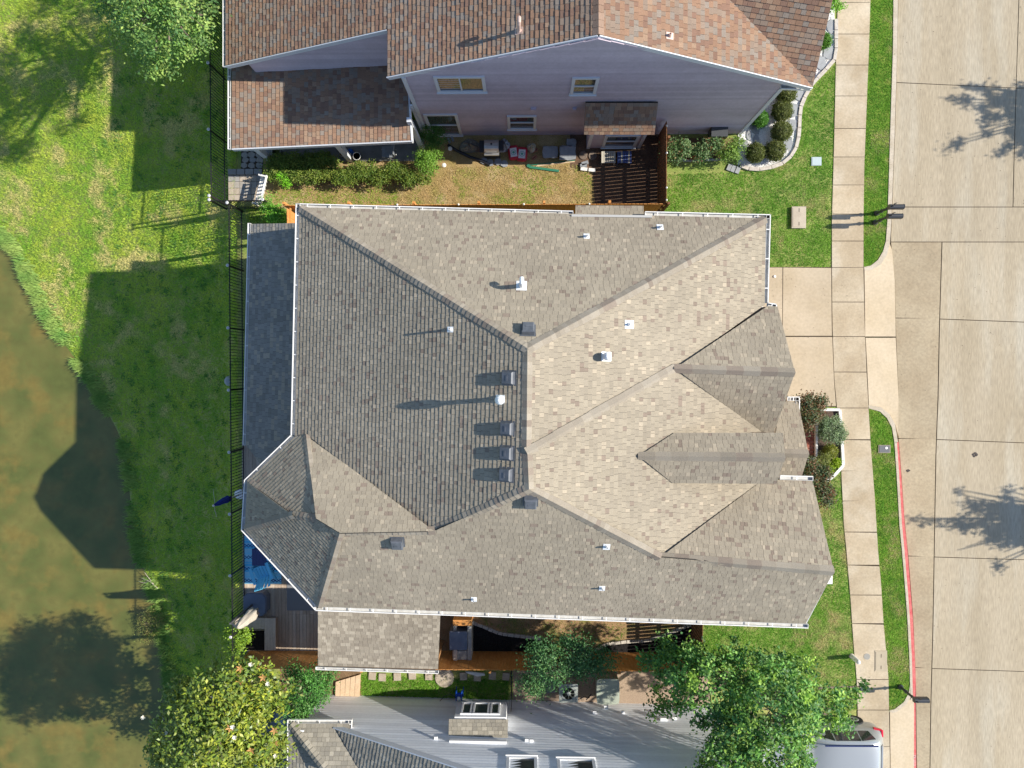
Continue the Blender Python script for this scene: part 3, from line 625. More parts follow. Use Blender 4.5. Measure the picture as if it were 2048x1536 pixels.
wallpoly_boards(mw_, sw_, (-1, 0, 0), M_mauve, step=.165)
rk = MB()
for pl, a, b in ((mL, (775, 154), (1197, 70)), (mR, (1197, 70), (1623, 175)), (mL, (452, 132), (775, 59))):
    A_, B_ = PP(*a, pl), PP(*b, pl); rk.bar(A_ + V((0, -.012, -.09)), B_ + V((0, -.012, -.09)), .03, .2)
rk.build('rake_board', M_trim, mh)
for X in (xl + .06, xr - .06):
    MB().box((X, Y1 - .02, (roofz(mL if X < 0 else mR, X, Y1) - .2) / 2), (.13, .06, roofz(mL if X < 0 else mR, X, Y1) - .2)).build('corner_trim', M_trim, mh)
MB().bar(V((xl - .06, Y1 - .05, .1)), V((xl - .06, Y1 - .05, 3.4)), .08, .06).build('downspout', M_trim, mh)
gutter(mh, [PY(1561, 178, Y1 - .22), PY(1621, 180, Y1 - .22)], V((9, 12, 5)), hang=False)
def window(hs, u0, v0, u1, v1, Y, split=None, name='window', tm=None, gm=None, fr=.10, nrm=-1):
    """Framed window on a wall at y=Y, given by the pixels of its outer frame corners (top-left, bottom-right)."""
    a, b = PY(u0, v0, Y), PY(u1, v1, Y); x0, x1 = min(a.x, b.x), max(a.x, b.x); z0, z1 = min(a.z, b.z), max(a.z, b.z); y = Y + nrm * .03
    f = MB(); f.box(((x0 + x1) / 2, y, z0 + fr / 2), (x1 - x0, .07, fr)); f.box(((x0 + x1) / 2, y, z1 - fr / 2), (x1 - x0, .07, fr)); f.box((x0 + fr / 2, y, (z0 + z1) / 2), (fr, .068, z1 - z0 - 2 * fr)); f.box((x1 - fr / 2, y, (z0 + z1) / 2), (fr, .068, z1 - z0 - 2 * fr))
    w = f.build(name, tm or M_trim, hs)
    MB().box(((x0 + x1) / 2, y + nrm * .025, z0 - .01), (x1 - x0 + .06, .10, .035)).build('sill', tm or M_trim, w)
    xa, xb, za, zb_ = x0 + fr, x1 - fr, z0 + fr, z1 - fr; yp = Y + nrm * .012
    ps = [(xa, xb, za, zb_)]
    if split == 'v': xm = (xa + xb) / 2; ps = [(xa, xm - .02, za, zb_), (xm + .02, xb, za, zb_)]; MB().box((xm, y, (za + zb_) / 2), (.045, .05, zb_ - za)).build('mullion', tm or M_trim, w)
    if split == 'h': zm = (za + zb_) / 2; ps = [(xa, xb, za, zm - .02), (xa, xb, zm + .02, zb_)]; MB().box(((xa + xb) / 2, y, zm), (xb - xa, .05, .045)).build('meeting_rail', tm or M_trim, w)
    for k, (p0, p1, q0, q1) in enumerate(ps): MB().box(((p0 + p1) / 2, yp + nrm * .004 * k, (q0 + q1) / 2), (p1 - p0, .02, q1 - q0)).build('pane', gm or M_glass, w)
    return w
window(mh, 866, 151, 973, 181, Y1, 'v'); window(mh, 1145, 153, 1191, 186, Y1, 'h'); window(mh, 1014, 230, 1072, 256, Y1, 'h'); window(mh, 846, 227, 925, 268, Y1, 'h', gm=M_screen)
for u, v in ((1067, 215), (1149, 215)):
    p = PY(u, v, Y1); MB().box((p.x, p.y - .05, p.z), (.2 if u < 1100 else .13, .12, .16)).build('wall_vent', M_mauve, mh)
# bump-out with its own little roof
Yf = 8.62; a, b = PY(1172, 298, Yf), PY(1278, 298, Yf)
bm_ = MB().box(((a.x + b.x) / 2, (Yf + Y1) / 2 + .02, 1.25), (b.x - a.x, Y1 - Yf, 2.62)).build('bay_wall', M_mauve, mh)
wallpoly_boards(bm_, [V((a.x, Yf, 0)), V((b.x, Yf, 0)), V((b.x, Yf, 2.5)), V((a.x, Yf, 2.5))], (0, -1, 0), M_mauve, step=.165)
for X in (a.x + .06, b.x - .06): MB().box((X, Yf - .03, 1.25), (.12, .06, 2.5)).build('corner_trim', M_trim, mh)
window(mh, 1211, 269, 1270, 292, Yf, 'h')
# patio: posts and end fascia
for u0, v0 in ((541, 319), (701, 319)):
    c = P(u0, v0); MB().box((c.x, c.y, 1.2), (.2, .2, 2.4)).build('patio_post', M_trim, mh)
e0, e1 = PP(824, 282, mPt), PP(817, 182, mPt); MB().bar(e0 - V((0, 0, .1)), e1 - V((0, 0, .1)), .05, .24).build('patio_fascia', M_trim, mh)
e2 = PP(464, 298, mPt); MB().bar(e2 - V((0, 0, .1)), e0 - V((0, 0, .1)), .05, .2).build('patio_fascia', M_trim, mh)
c = P(846, 300); MB().box((c.x, c.y, 1.75), (.16, .16, 3.5)).build('patio_post', M_trim, mh)
pipe(RM, mh, 1038, 62, .5, .045, mat('pink_vent_pipe', (.55, .40, .34), rough=.5), .2, 'goose', 'gooseneck_vent'); pipe(RM, mh, 1339, 72, .2, .035, MATS['pink_vent_pipe'], .2)
# ------------------------------------------------------------------ WHITE HOUSE (bottom)
wh = thing('house', P(1100, 1500), 'white lap-sided house cut by the bottom edge with a grey shingle roof corner', 'house')
M_wsid = mat('white_lap_siding', (.84, .87, .91), (.81, .84, .88), 1.5, rough=.7, spec=.3, grain=.04, gscale=10)
WP = [((.29, .265, .215), .5), ((.25, .23, .19), .3), ((.35, .32, .26), .2)]
RW = Roof(wh, WP, exp=.15, thick=.013, wid=(.13, .24))
Y2 = -13.05
wy = lambda x: -12.95 - .022 * (x + 7.9)
wM = plane3((669, 1456, 2.75), (640, 1620, 2.75), (920, 1536, 5.35)); wN = plane3((578, 1444, 2.62), (700, 1444, 2.62), (690, 1530, 3.35)); wW = plane3((579, 1446, 2.62), (577, 1536, 2.62), (650, 1536, 3.1))
RW.plane(wM, [(672, 1457), (920, 1536), (1300, 1660), (1300, 1900), (640, 1900), (720, 1540)], deck=.14, thick=.019)
RW.plane(wN, [(583, 1447), (699, 1447), (699, 1466), (672, 1457), (725, 1545), (655, 1545)], deck=.10); RW.plane(wW, [(581, 1449), (655, 1545), (760, 1690), (578, 1690)], deck=.10)
wB = plane3((898, 1438, 2.62), (1015, 1438, 2.62), (960, 1478, 3.02)); RW.plane(wB, [(898, 1438), (1016, 1439), (1015, 1480), (897, 1477)], deck=.07, exp=.13)
pk1, pk2 = PP(1300, 1660, wM), PP(1300, 1900, wM); dn = V((5.2, 0, -2.9)); _n = (pk2 - pk1).cross(dn).normalized(); _n = _n if _n.z > 0 else -_n
RW.plane((pk1, _n), None, deck=.14, pts=[pk1, pk1 + dn, pk2 + dn, pk2])
RW.finish(); RW.cap(PP(582, 1449, wN), PP(655, 1545, wN), wN, wW, step=.16, cols=WP)
gutter(wh, [P(574, 1650, 2.6), P(576, 1439, 2.6), P(704, 1439, 2.6), P(703, 1456, 2.6)], P(640, 1500, 2.6))
a, b = PP(669, 1456, wM), PP(1300, 1660, wM); MB().bar(a - V((0, 0, .09)), b - V((0, 0, .09)), .04, .22).build('rake_board', M_trim, wh)
xl2 = P(644, 1403).x; xr2 = 7.3
gwp = [V((xl2, wy(xl2), 0)), V((xr2, wy(xr2), 0)), V((xr2, wy(xr2), pk1.z - .56 * (xr2 - pk1.x) - .2)), V((pk1.x, wy(pk1.x), pk1.z - .22)), V((xl2, wy(xl2), roofz(wM, xl2, Y2) - .2))]
wb = MB(); k = 5; gb = [p - V((0, .03, 0)) for p in gwp]; gb2 = [p - V((0, 12, 0)) for p in gwp]
wb.add(gb + gb2, [list(range(k))[::-1], list(range(k, 2 * k))] + [[i, (i + 1) % k, (i + 1) % k + k, i + k] for i in range(k)]); ww = wb.build('wall', M_wsid, wh)
wallpoly_boards(ww, gwp, (.022, 1, 0), M_wsid, step=.17, th=.009)
wr = plane3((1300, 1660, PP(1300, 1660, wM).z), (1300, 1900, PP(1300, 1660, wM).z - .4), (1700, 1640, 5.6))
M_wtrim = mat('white_trim', (.72, .73, .74), rough=.55)
MB().box((xl2 + .06, Y2 + .03, 1.4), (.13, .06, 2.8)).build('corner_trim', M_wtrim, wh)
window(wh, 1009, 1598, 1074, 1516, wy(.3), tm=M_wtrim, gm=M_screen, nrm=1); window(wh, 1120, 1600, 1189, 1520, wy(2.2), tm=M_wtrim, gm=M_screen, nrm=1)
# box bay
Y3 = -12.55; a, b = PY(915, 1403, Y3), PY(1014, 1403, Y3); zt = 2.55
bay = MB().box(((a.x + b.x) / 2, (Y2 + Y3) / 2 - .01, (a.z + zt) / 2), (b.x - a.x, Y3 - Y2 - .02, zt - a.z)).build('bay_window', M_wtrim, wh)
for t0, t1 in ((.13, .30), (.36, .64), (.70, .85)):
    x0 = a.x + (b.x - a.x) * t0; x1 = a.x + (b.x - a.x) * t1; z0, z1 = a.z + .18, zt - .15; f = MB()
    for cx, cz, dx, dz in (((x0 + x1) / 2, z0, x1 - x0 + .1, .06), ((x0 + x1) / 2, z1, x1 - x0 + .1, .06), (x0, (z0 + z1) / 2, .06, z1 - z0 - .06), (x1, (z0 + z1) / 2, .06, z1 - z0 - .06)): f.box((cx, Y3 + .02, cz), (dx, .06, dz))
    f.build('sash', M_wtrim, bay); MB().box(((x0 + x1) / 2, Y3 + .008, (z0 + z1) / 2), (x1 - x0 - .04, .02, z1 - z0 - .04)).build('pane', M_screen, bay)
Y2 = wy(-1.6); p0, p1 = PY(899, 1482, Y2 + .05), PY(1013, 1484, Y2 + .05); MB().bar(p0, p1, .1, .14).build('bay_head_trim', M_wtrim, wh)
for u, v, s in ((872, 1479, .12), (1054, 1483, .14), (1063, 1484, .14), (1189, 1427, .14), (1246, 1427, .12), (1327, 1440, .26), (1349, 1438, .16), (1212, 1416, .16)):
    p = PY(u, v, wy((u - 1050) / 56)); MB().box((p.x, p.y + .05, p.z), (s, .12, s * .7)).build('wall_box', M_wtrim, wh)
# ------------------------------------------------------------------ FENCES
M_iron = mat('black_iron', (.03, .03, .032), rough=.45, metal=.4, spec=.5)
M_capg = mat('pale_post_cap', (.55, .55, .56), rough=.5)
M_ced = mat('cedar_boards', (.50, .215, .06), (.58, .28, .095), 5, rough=.85, spec=.2, grain=.18, gscale=30, stretch=(3, 3, .5))
M_ced2 = mat('dark_stained_boards', (.15, .07, .035), (.21, .105, .05), 5, rough=.85, spec=.2, grain=.2, gscale=30, stretch=(3, 3, .5))
M_tan = mat('pale_tan_boards', (.62, .46, .31), (.55, .40, .26), 5, rough=.85, grain=.15, gscale=30)
def iron_fence(label, a, b, h=1.5, post=2.4, caps=True, zb=0.0, step=.115):
    a, b = V((*a, zb)), V((*b, zb)); d = b - a; L = d.length; d.normalize(); rz = math.atan2(d.y, d.x)
    t = thing('iron_fence', a, label, 'fence', 'black iron fences')
    pk = unitbox('picket', M_iron, (.018, .018, h)); n = int(L / step)
    for k in range(n):
        p = a + d * (step * (k + .5)); z = min(0, float(terr(p.x, p.y)) * .4); inst('picket', pk, t, p + V((0, 0, h / 2 - .02 + z)), rz)
    for z in (.14, h - .12): MB().bar(a + V((0, 0, z)), b + V((0, 0, z)), .03, .035).build('rail', M_iron, t)
    pm = unitbox('post', M_iron, (.055, .055, h + .1)); cm = MB().lathe((0, 0, 0), [(.055, 0), (.06, .03), (.03, .05), (.03, .03)], 12).mesh('post_cap', M_capg)
    for k in range(int(L / post) + 1):
        p = a + d * min(L, k * post); inst('post', pm, t, p + V((0, 0, h / 2)), rz)
        if caps: inst('post_cap', cm, t, p + V((0, 0, h + .05)))
    return t
xg = -11.1
iron_fence('long black iron fence between the lawn bank and the grey-roofed house deck', (xg, 6.2), (xg, -11.3), 1.45, 2.33)
iron_fence('black iron fence at the top left beside the mauve house lean-to', (-11.75, 6.45), (-11.75, 17), 1.5, 2.45)
iron_fence('short black iron fence across the paver patio corner', (-11.75, 6.3), (-9.7, 6.3), 1.5, 2.0)
iron_fence('short dark iron gate panel beside the white bay window', (-.52, -11.25), (-.52, -12.95), 1.4, 1.7, caps=False)
def wood_fence(label, a, b, m, h=1.83, pw=.138, gap=.004, side=1, group='wooden board fences', posts=2.4, lights=None):
    a, b = V((*a, 0)), V((*b, 0)); d = b - a; L = d.length; d.normalize(); rz = math.atan2(d.y, d.x); nrm = V((-d.y, d.x, 0)) * side
    t = thing('wooden_fence', a, label, 'fence', group); ms = []
    for k in range(4):
        hh = h + (.012, -.01, .004, -.004)[k]; x = pw / 2; c = .02
        vs = [(-x, -.009, 0), (x, -.009, 0), (x, -.009, hh - c), (x - c, -.009, hh), (-x + c, -.009, hh), (-x, -.009, hh - c)]; vs = vs + [(p, .009, z) for p, _, z in vs]
        ms.append(MB().add(vs, [[0, 1, 2, 3, 4, 5], [11, 10, 9, 8, 7, 6]] + [[i + 6, (i + 1) % 6 + 6, (i + 1) % 6, i] for i in range(6)]).mesh('board', m))
    st = pw + gap
    for k in range(int(L / st)):
        inst('board', random.choice(ms), t, a + d * (st * (k + .5)) + nrm * random.uniform(0, .004), rz + random.uniform(-.02, .02))
    for z in (.3, .95, 1.55):
        if z < h - .1: MB().bar(a + V((0, 0, z)) - nrm * .035, b + V((0, 0, z)) - nrm * .035, .045, .09).build('rail', m, t)
    pm = unitbox('post', m, (.09, .09, h - .05))
    for k in range(int(L / posts) + 1): inst('post', pm, t, a + d * min(L, k * posts) - nrm * .1 + V((0, 0, (h - .05) / 2)), rz)
    if lights:
        cm = MB().lathe((0, 0, 0), [(.035, 0), (.04, .03), (.022, .07), (.005, .08)], 10).mesh('post_light', M_white)
        for s in lights: inst('post_light', cm, t, a + d * (L * s) + V((0, 0, h)))
    return t
wood_fence('cedar board fence hidden behind the upper gutter of the grey-roofed house', (-8.9, 6.02), (5.15, 6.02), M_ced, lights=[.30, .46, .63, .80], side=-1)
wood_fence('short orange cedar gate panel beside the bright shrub at the upper left', (-8.75, 5.35), (-8.75, 5.98), M_ced)
wood_fence('dark wooden slat fence between the bump-out and the rose bushes', (5.15, 6.06), (5.15, 9.05), M_ced2, pw=.125, gap=.016, lights=[.03, .18, .6, .93])
wood_fence('orange cedar fence running behind the stone barbecue and the lower bed', (-10.9, -11.16), (6.55, -11.16), M_ced, side=1)
wood_fence('dark slat fence closing the mulch bed beside the lower lawn', (6.55, -11.1), (6.55, -8.35), M_ced2, pw=.12, gap=.02)
# ------------------------------------------------------------------ GROUND COVERS OF THE YARDS
M_straw = mat('dry_yard_soil', (.34, .235, .115), (.26, .20, .075), 1.5, rough=1, spec=.1, grain=.35, gscale=28, c3=(.38, .29, .16), s3=1.3)
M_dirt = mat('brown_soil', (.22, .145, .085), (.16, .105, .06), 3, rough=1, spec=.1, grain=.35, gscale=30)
M_dsoil = mat('tan_dirt', (.34, .22, .12), (.26, .17, .09), 3, rough=1, spec=.1, grain=.3, gscale=30, c3=(.16, .19, .05), s3=1.1)
M_mulch = mat('black_mulch', (.014, .013, .014), (.03, .027, .025), 20, rough=1, spec=.1, grain=.5, gscale=60, bump=.6, bscale=50)
M_patio = mat('grey_patio_slab', (.25, .25, .25), (.20, .20, .20), 3, rough=.9, grain=.1)
M_grav = mat('white_gravel', (.80, .79, .76), (.66, .65, .62), 30, rough=.9, grain=.3, gscale=70, bump=.5, bscale=70)
M_pgrav = mat('pinkish_gravel', (.36, .27, .20), (.28, .21, .15), 25, rough=.95, grain=.35, gscale=50)
sheet('side_yard', [(528, 268), (1326, 268), (1326, 414), (528, 418)], .006, .05, M_straw)
sheet('soil_painted_shade', [(1140, 268), (1320, 268), (1320, 413), (1190, 413), (1186, 345), (1140, 335)], .010, .05, mat('painted_shade_brown', (.10, .062, .04), (.15, .09, .055), 3, rough=1, grain=.4, gscale=30))  # darker brown sheet paints the slat fence's shadow onto the yard soil
sheet('patio_slab', [(530, 240), (848, 240), (848, 322), (530, 322)], .03, .1, M_patio)
sheet('lower_side_yard', [(640, 1170), (1385, 1200), (1385, 1309), (640, 1309)], .006, .05, M_dsoil)
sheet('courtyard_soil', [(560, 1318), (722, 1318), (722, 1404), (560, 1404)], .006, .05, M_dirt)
sheet('gravel_yard', [(1026, 1309), (1390, 1309), (1420, 1330), (1420, 1410), (1026, 1406)], .006, .05, M_pgrav)
x, y = scatter([P(u, v)[:2] for u, v in [(540, 380), (860, 375), (900, 335), (1150, 330), (1183, 340), (1183, 412), (560, 412)]], 330)
g_ = vnoise(x, y, .8, 21) * .7 + vnoise(x, y, .25, 22) * .5
blades('dry_yard_grass', x, y, np.full(len(x), .01), mixc((.50, .37, .17), (.27, .37, .05), (g_ - .55) * 2.6 + .6 * (x < -5)), .035, .022, 1.7, 3, label='patchy straw-coloured grass in the side yard of the mauve house')
x, y = scatter([P(u, v)[:2] for u, v in [(722, 1350), (1017, 1360), (1017, 1401), (722, 1394)]], 620)
blades('side_strip_grass', x, y, np.zeros(len(x)), lawncol(x, y, -.12, **GL), .06, .024, 1.3, 3, label='bright grass strip between the cedar fence and the white house')
x, y = scatter([P(u, v)[:2] for u, v in [(950, 1238), (1250, 1246), (1250, 1290), (1080, 1275), (1000, 1262)]], 160)
blades('sparse_yard_grass', x, y, np.full(len(x), .01), mixc((.30, .24, .10), (.14, .26, .03), vnoise(x, y, .5, 31) * 1.8 - .4), .04, .022, 1.6, 2, label='sparse grass on the bare soil of the lower side yard')
# ------------------------------------------------------------------ DECK AND PATIO OF THE GREY HOUSE
M_dk = [mat('deck_board_%d' % k, c, c2, 4, rough=.85, spec=.2, grain=.16, gscale=26, stretch=(4, .4, 4)) for k, (c, c2) in enumerate((((.52, .41, .31), (.44, .345, .26)), ((.46, .365, .28), (.38, .30, .23)), ((.56, .47, .375), (.47, .39, .31))))]
deck = thing('deck', P(560, 1100), 'weathered grey-brown board deck below the bay roof', 'deck')
x0, x1, yt, yb_ = P(486, 900).x, P(634, 900).x, P(540, 880).y, P(560, 1302).y; x = x0; mid = P(570, 1226).y
while x < x1:
    w = .14; cuts = [yt, mid if x > P(572, 900).x else random.uniform(-6, -4), yb_]
    for ya, yb2 in zip(cuts[:-1], cuts[1:]): MB().box((x + w / 2, (ya + yb2) / 2, .06), (w - .008, abs(ya - yb2) - .006, .12)).build('deck_board', random.choice(M_dk), deck)
    x += w
DZ = .12
M_rug = bpy.data.materials.new('blue_patterned_rug'); M_rug.use_nodes = True
def rugmat(m, y0, y1, x0):
    N = m.node_tree.nodes; L = m.node_tree.links; g = N.new('ShaderNodeNewGeometry'); sp = N.new('ShaderNodeSeparateXYZ'); L.new(g.outputs[0], sp.inputs[0])
    def ma(op, a, b=None):
        q = N.new('ShaderNodeMath'); q.operation = op
        for i, s in enumerate((a, b)):
            if s is None: continue
            if hasattr(s, 'is_linked'): L.new(s, q.inputs[i])
            else: q.inputs[i].default_value = s
        return q.outputs[0]
    X = sp.outputs[0]; Y = ma('SUBTRACT', sp.outputs[1], y0)
    zig = ma('PINGPONG', X, .07); d1 = ma('SUBTRACT', ma('MODULO', Y, .46), ma('ADD', zig, .08)); line1 = ma('LESS_THAN', ma('ABSOLUTE', d1), .018)
    d2 = ma('SUBTRACT', ma('MODULO', Y, .46), ma('SUBTRACT', .20, zig)); line2 = ma('LESS_THAN', ma('ABSOLUTE', d2), .018)
    st = ma('LESS_THAN', ma('MODULO', Y, .115), .014); dots = ma('MULTIPLY', ma('LESS_THAN', ma('MODULO', ma('ADD', X, 50), .06), .03), ma('LESS_THAN', ma('MODULO', ma('ADD', Y, .05), .23), .035))
    dark = ma('MAXIMUM', line1, line2); pale = ma('MAXIMUM', st, dots)
    bands = ma('LESS_THAN', ma('MODULO', Y, .92), .46)
    def mx(f, a, b):
        q = N.new('ShaderNodeMix'); q.data_type = 'RGBA'; L.new(f, q.inputs[0])
        for i, s in ((6, a), (7, b)):
            if isinstance(s, tuple): q.inputs[i].default_value = (*s, 1)
            else: L.new(s, q.inputs[i])
        return q.outputs[2]
    c = mx(bands, (.12, .55, .82), (.24, .66, .86)); c = mx(pale, c, (.50, .68, .76)); c = mx(dark, c, (.02, .05, .22))
    L.new(c, N['Principled BSDF'].inputs[0]); N['Principled BSDF'].inputs['Roughness'].default_value = .9
ra, rb = P(487, 1060, DZ), P(563, 1168, DZ); rugmat(M_rug, rb.y, ra.y, ra.x)
MB().prism([ra, V((rb.x, ra.y, 0)), rb, V((ra.x, rb.y, 0))], DZ + .002, DZ + .014).build('patio_rug', M_rug, label='bright blue rug with dark zigzag bands on the deck', cat='rug')
M_blued = mat('dark_blue_metal', (.045, .06, .16), rough=.45, spec=.4); M_sky = mat('light_blue_plastic', (.14, .52, .76), rough=.45, spec=.4)
c = P(521, 1114, .45); t = thing('patio_table', (c.x, c.y, DZ + .014), 'small dark blue slatted square table on the rug', 'table')
for k in range(7): MB().box((c.x - .27 + k * .09, c.y, .50), (.082, .6, .02)).build('slat', M_blued, t)
f = MB(); [f.box((c.x + sx * .3, c.y, .49), (.03, .66, .03)) for sx in (-1, 1)]; [f.box((c.x, c.y + sy * .315, .491), (.6, .03, .03)) for sy in (-1, 1)]; f.build('frame', M_blued, t)
for sx in (-1, 1):
    for sy in (-1, 1): MB().box((c.x + sx * .28, c.y + sy * .29, .31), (.04, .04, .35)).build('leg', M_blued, t)
def adirondack(u, v, rz, label):
    c = P(u, v, .3); t = thing('patio_chair', (c.x, c.y, DZ + .014), label, 'chair', 'light blue slatted patio chairs'); R = Matrix.Rotation(rz, 3, 'Z'); B = V((c.x, c.y, DZ + .014))
    def pt(x, y, z): return B + R @ V((x, y, z))
    for k in range(5): MB().bar(pt(-.24 + .12 * k, -.26, .36), pt(-.24 + .12 * k, .22, .26), .105, .02).build('seat_slat', M_sky, t)
    for k in range(5):
        s = -.24 + .12 * k; MB().bar(pt(s, .2, .26), pt(s * 1.15, .52, .95 - abs(s) * .35), .105, .02).build('back_slat', M_sky, t)
    for s in (-1, 1):
        MB().bar(pt(s * .34, -.32, .52), pt(s * .36, .34, .52), .12, .022).build('arm', M_sky, t)
        MB().bar(pt(s * .31, -.27, 0), pt(s * .31, -.27, .51), .05, .09).build('leg', M_sky, t); MB().bar(pt(s * .31, -.3, .33), pt(s * .3, .5, .02), .03, .1).build('leg', M_sky, t)
    return t
adirondack(528, 1142, math.radians(200), 'light blue slatted chair at the lower edge of the rug'); adirondack(549, 1093, math.radians(-70), 'light blue slatted chair half hidden under the bay gutter')
c = P(510, 1209, .55); w = .45; pts = []
for k in range(16):
    a = 2 * math.pi * k / 16 + math.pi / 16; q_ = V((math.cos(a), math.sin(a))); s = w / max(abs(q_.x), abs(q_.y)); s = min(s, w * 1.27); pts.append((c.x + q_.x * s, c.y + q_.y * s, 0))
M_cov = mat('slate_cover', (.11, .135, .19), (.14, .165, .22), 4, rough=.55, spec=.35)
t = thing('covered_fire_table', (c.x, c.y, DZ), 'dark slate square covered table with rounded corners on the deck', 'table')
MB().prism(pts, DZ, .56).build('cover_skirt', M_cov, t); MB().prism([(c.x + (p[0] - c.x) * .93, c.y + (p[1] - c.y) * .93, 0) for p in pts], .56, .60).build('cover_top', M_cov, t)
MB().box((c.x, c.y, .605), (.3, .02, .012)).build('cover_seam', M_cov, t)
# planter bench
t = thing('planter_bench', P(530, 1260), 'grey wooden L-shaped bench around a dark planter on the deck', 'bench')
for k in range(4): a, b = P(470, 1238 + k * 5.6, .5), P(529, 1238 + k * 5.6, .5); MB().bar(a, b, .105, .04).build('bench_board', M_dk[2], t)
for k in range(4): a, b = P(532 + k * 5.6, 1236, .5), P(532 + k * 5.6, 1300, .5); MB().bar(a, b, .105, .04).build('bench_board', M_dk[2], t)
for u0, v0, u1, v1 in ((470, 1250, 529, 1250), (541, 1240, 541, 1298)): a, b = P(u0, v0, .5), P(u1, v1, .5); MB().bar(V((a.x, a.y, .3)), V((b.x, b.y, .3)), .3, .36).build('bench_base', M_dk[1], t)
MB().prism([P(478, 1263, .2), P(529, 1263, .2), P(529, 1300, .2), P(478, 1300, .2)], DZ, .2).build('planter_soil', M_mulch, t)
sheet('grey_board', [(574, 1150), (634, 1150), (634, 1221), (574, 1221)], DZ + .02, .016, mat('grey_board_paint', (.20, .205, .215), rough=.8), kind=None, label='flat grey board lying on the deck under the bay corner', cat='board')
# umbrellas
def folded(c, prof, m, name, t, n=20):
    vs = []; fs = []
    for r, z in prof:
        for k in range(n):
            a = 2 * math.pi * k / n; rr = r * (1 + .28 * math.cos(a * 5 + z * 2)); vs.append(V((c.x + rr * math.cos(a), c.y + rr * math.sin(a), z)))
    for i in range(len(prof) - 1):
        for k in range(n): k2 = (k + 1) % n; fs.append([i * n + k, i * n + k2, (i + 1) * n + k2, (i + 1) * n + k])
    return MB().add(vs, fs).build(name, m, t, smooth=True)
ub = V((-10.35, -9.3, 0)); t = thing('cantilever_umbrella', (ub.x, ub.y, DZ), 'closed beige cantilever umbrella folded beside the planter bench', 'umbrella'); M_beige = mat('beige_canvas', (.50, .46, .39), (.42, .38, .32), 6, rough=.9)
folded(ub, [(.05, .95), (.17, 1.05), (.20, 1.5), (.16, 2.1), (.10, 2.6), (.02, 2.78)], M_beige, 'canopy', t); MB().bar((ub.x - .28, ub.y + .12, DZ), (ub.x - .28, ub.y + .12, 2.7), .06, .07).build('mast', M_lead, t)
MB().bar((ub.x - .28, ub.y + .12, 2.6), (ub.x, ub.y, 2.78), .05, .05).build('arm', M_lead, t); MB().bar((ub.x - .28, ub.y + .12, 1.5), (ub.x + .05, ub.y, 1.0), .03, .04).build('crank_strut', M_lead, t); MB().box((ub.x - .25, ub.y + .1, DZ + .04), (.6, .6, .08)).build('base_plate', M_lead, t)
ub = V((-11.3, -4.95, 0)); zg = float(terr(ub.x, ub.y)); t = thing('market_umbrella', (ub.x, ub.y, zg), 'closed dark blue umbrella standing at the iron fence', 'umbrella'); M_navy = mat('navy_canvas', (.02, .045, .34), (.015, .03, .22), 6, rough=.8)
MB().lathe((ub.x, ub.y, zg), [(.2, 0), (.2, .06), (.03, .09), (.022, .1), (.022, 2.1)], 14).build('pole', M_white, t); folded(ub, [(.09, 1.0), (.12, 1.1), (.10, 1.6), (.07, 2.1), (.03, 2.45)], M_navy, 'canopy', t); MB().lathe((ub.x, ub.y, 2.43), [(.03, 0), (.04, .05), (.01, .1)], 10).build('finial', M_white, t)
MB().tube([V((ub.x - .12, ub.y + .55, 2.2)), V((ub.x - .02, ub.y + .1, 2.3)), V((ub.x - .05, ub.y - .2, 2.25)), V((ub.x - .03, ub.y - .5, 2.1))], .008, 5).build('tie_cord', M_beige, t)
# ------------------------------------------------------------------ BARBECUE AND LOWER BEDS
M_stone = mat('pale_stone', (.42, .39, .35), (.33, .30, .27), 7, rough=.9, grain=.2, gscale=30)
t = thing('barbecue_island', P(922, 1290), 'pale stone barbecue island with a dark covered grill in the lower side yard', 'barbecue')
def up(u0, v0, u1, v1, z0, z1, m, nm): a, b = P(u0, v0, z1), P(u1, v1, z1); return MB().prism([a, V((b.x, a.y, 0)), b, V((a.x, b.y, 0))], z0, z1).build(nm, m, t)
up(935, 1252, 943, 1328, 0, .95, M_stone, 'counter'); up(906, 1240, 943, 1251.5, 0, .95, M_ced, 'wood_counter'); up(905, 1301, 934.5, 1327, 0, .9, M_stone, 'counter'); up(899, 1263, 934, 1300, .1, 1.05, M_cov, 'grill_cover'); up(907, 1252, 912, 1262, 0, .95, M_stone, 'counter'); up(907, 1298, 914, 1336, .9, 1.0, M_dk[2], 'cutting_board')
up(913, 1252.5, 934, 1262, 0, .5, M_dk[1], 'cabinet')
sheet('mulch_bed', [(944, 1246), (965, 1254), (1000, 1268), (1080, 1279), (1100, 1290), (1100, 1309), (944, 1309)], .04, .06, M_mulch); sheet('mulch_bed', [(1190, 1301), (1212, 1289), (1290, 1283), (1330, 1271), (1384, 1250), (1384, 1309), (1190, 1309)], .04, .06, M_mulch)
M_edge = mat('pale_edging_stone', (.55, .50, .43), (.42, .38, .33), 9, rough=.9, grain=.15, gscale=40)
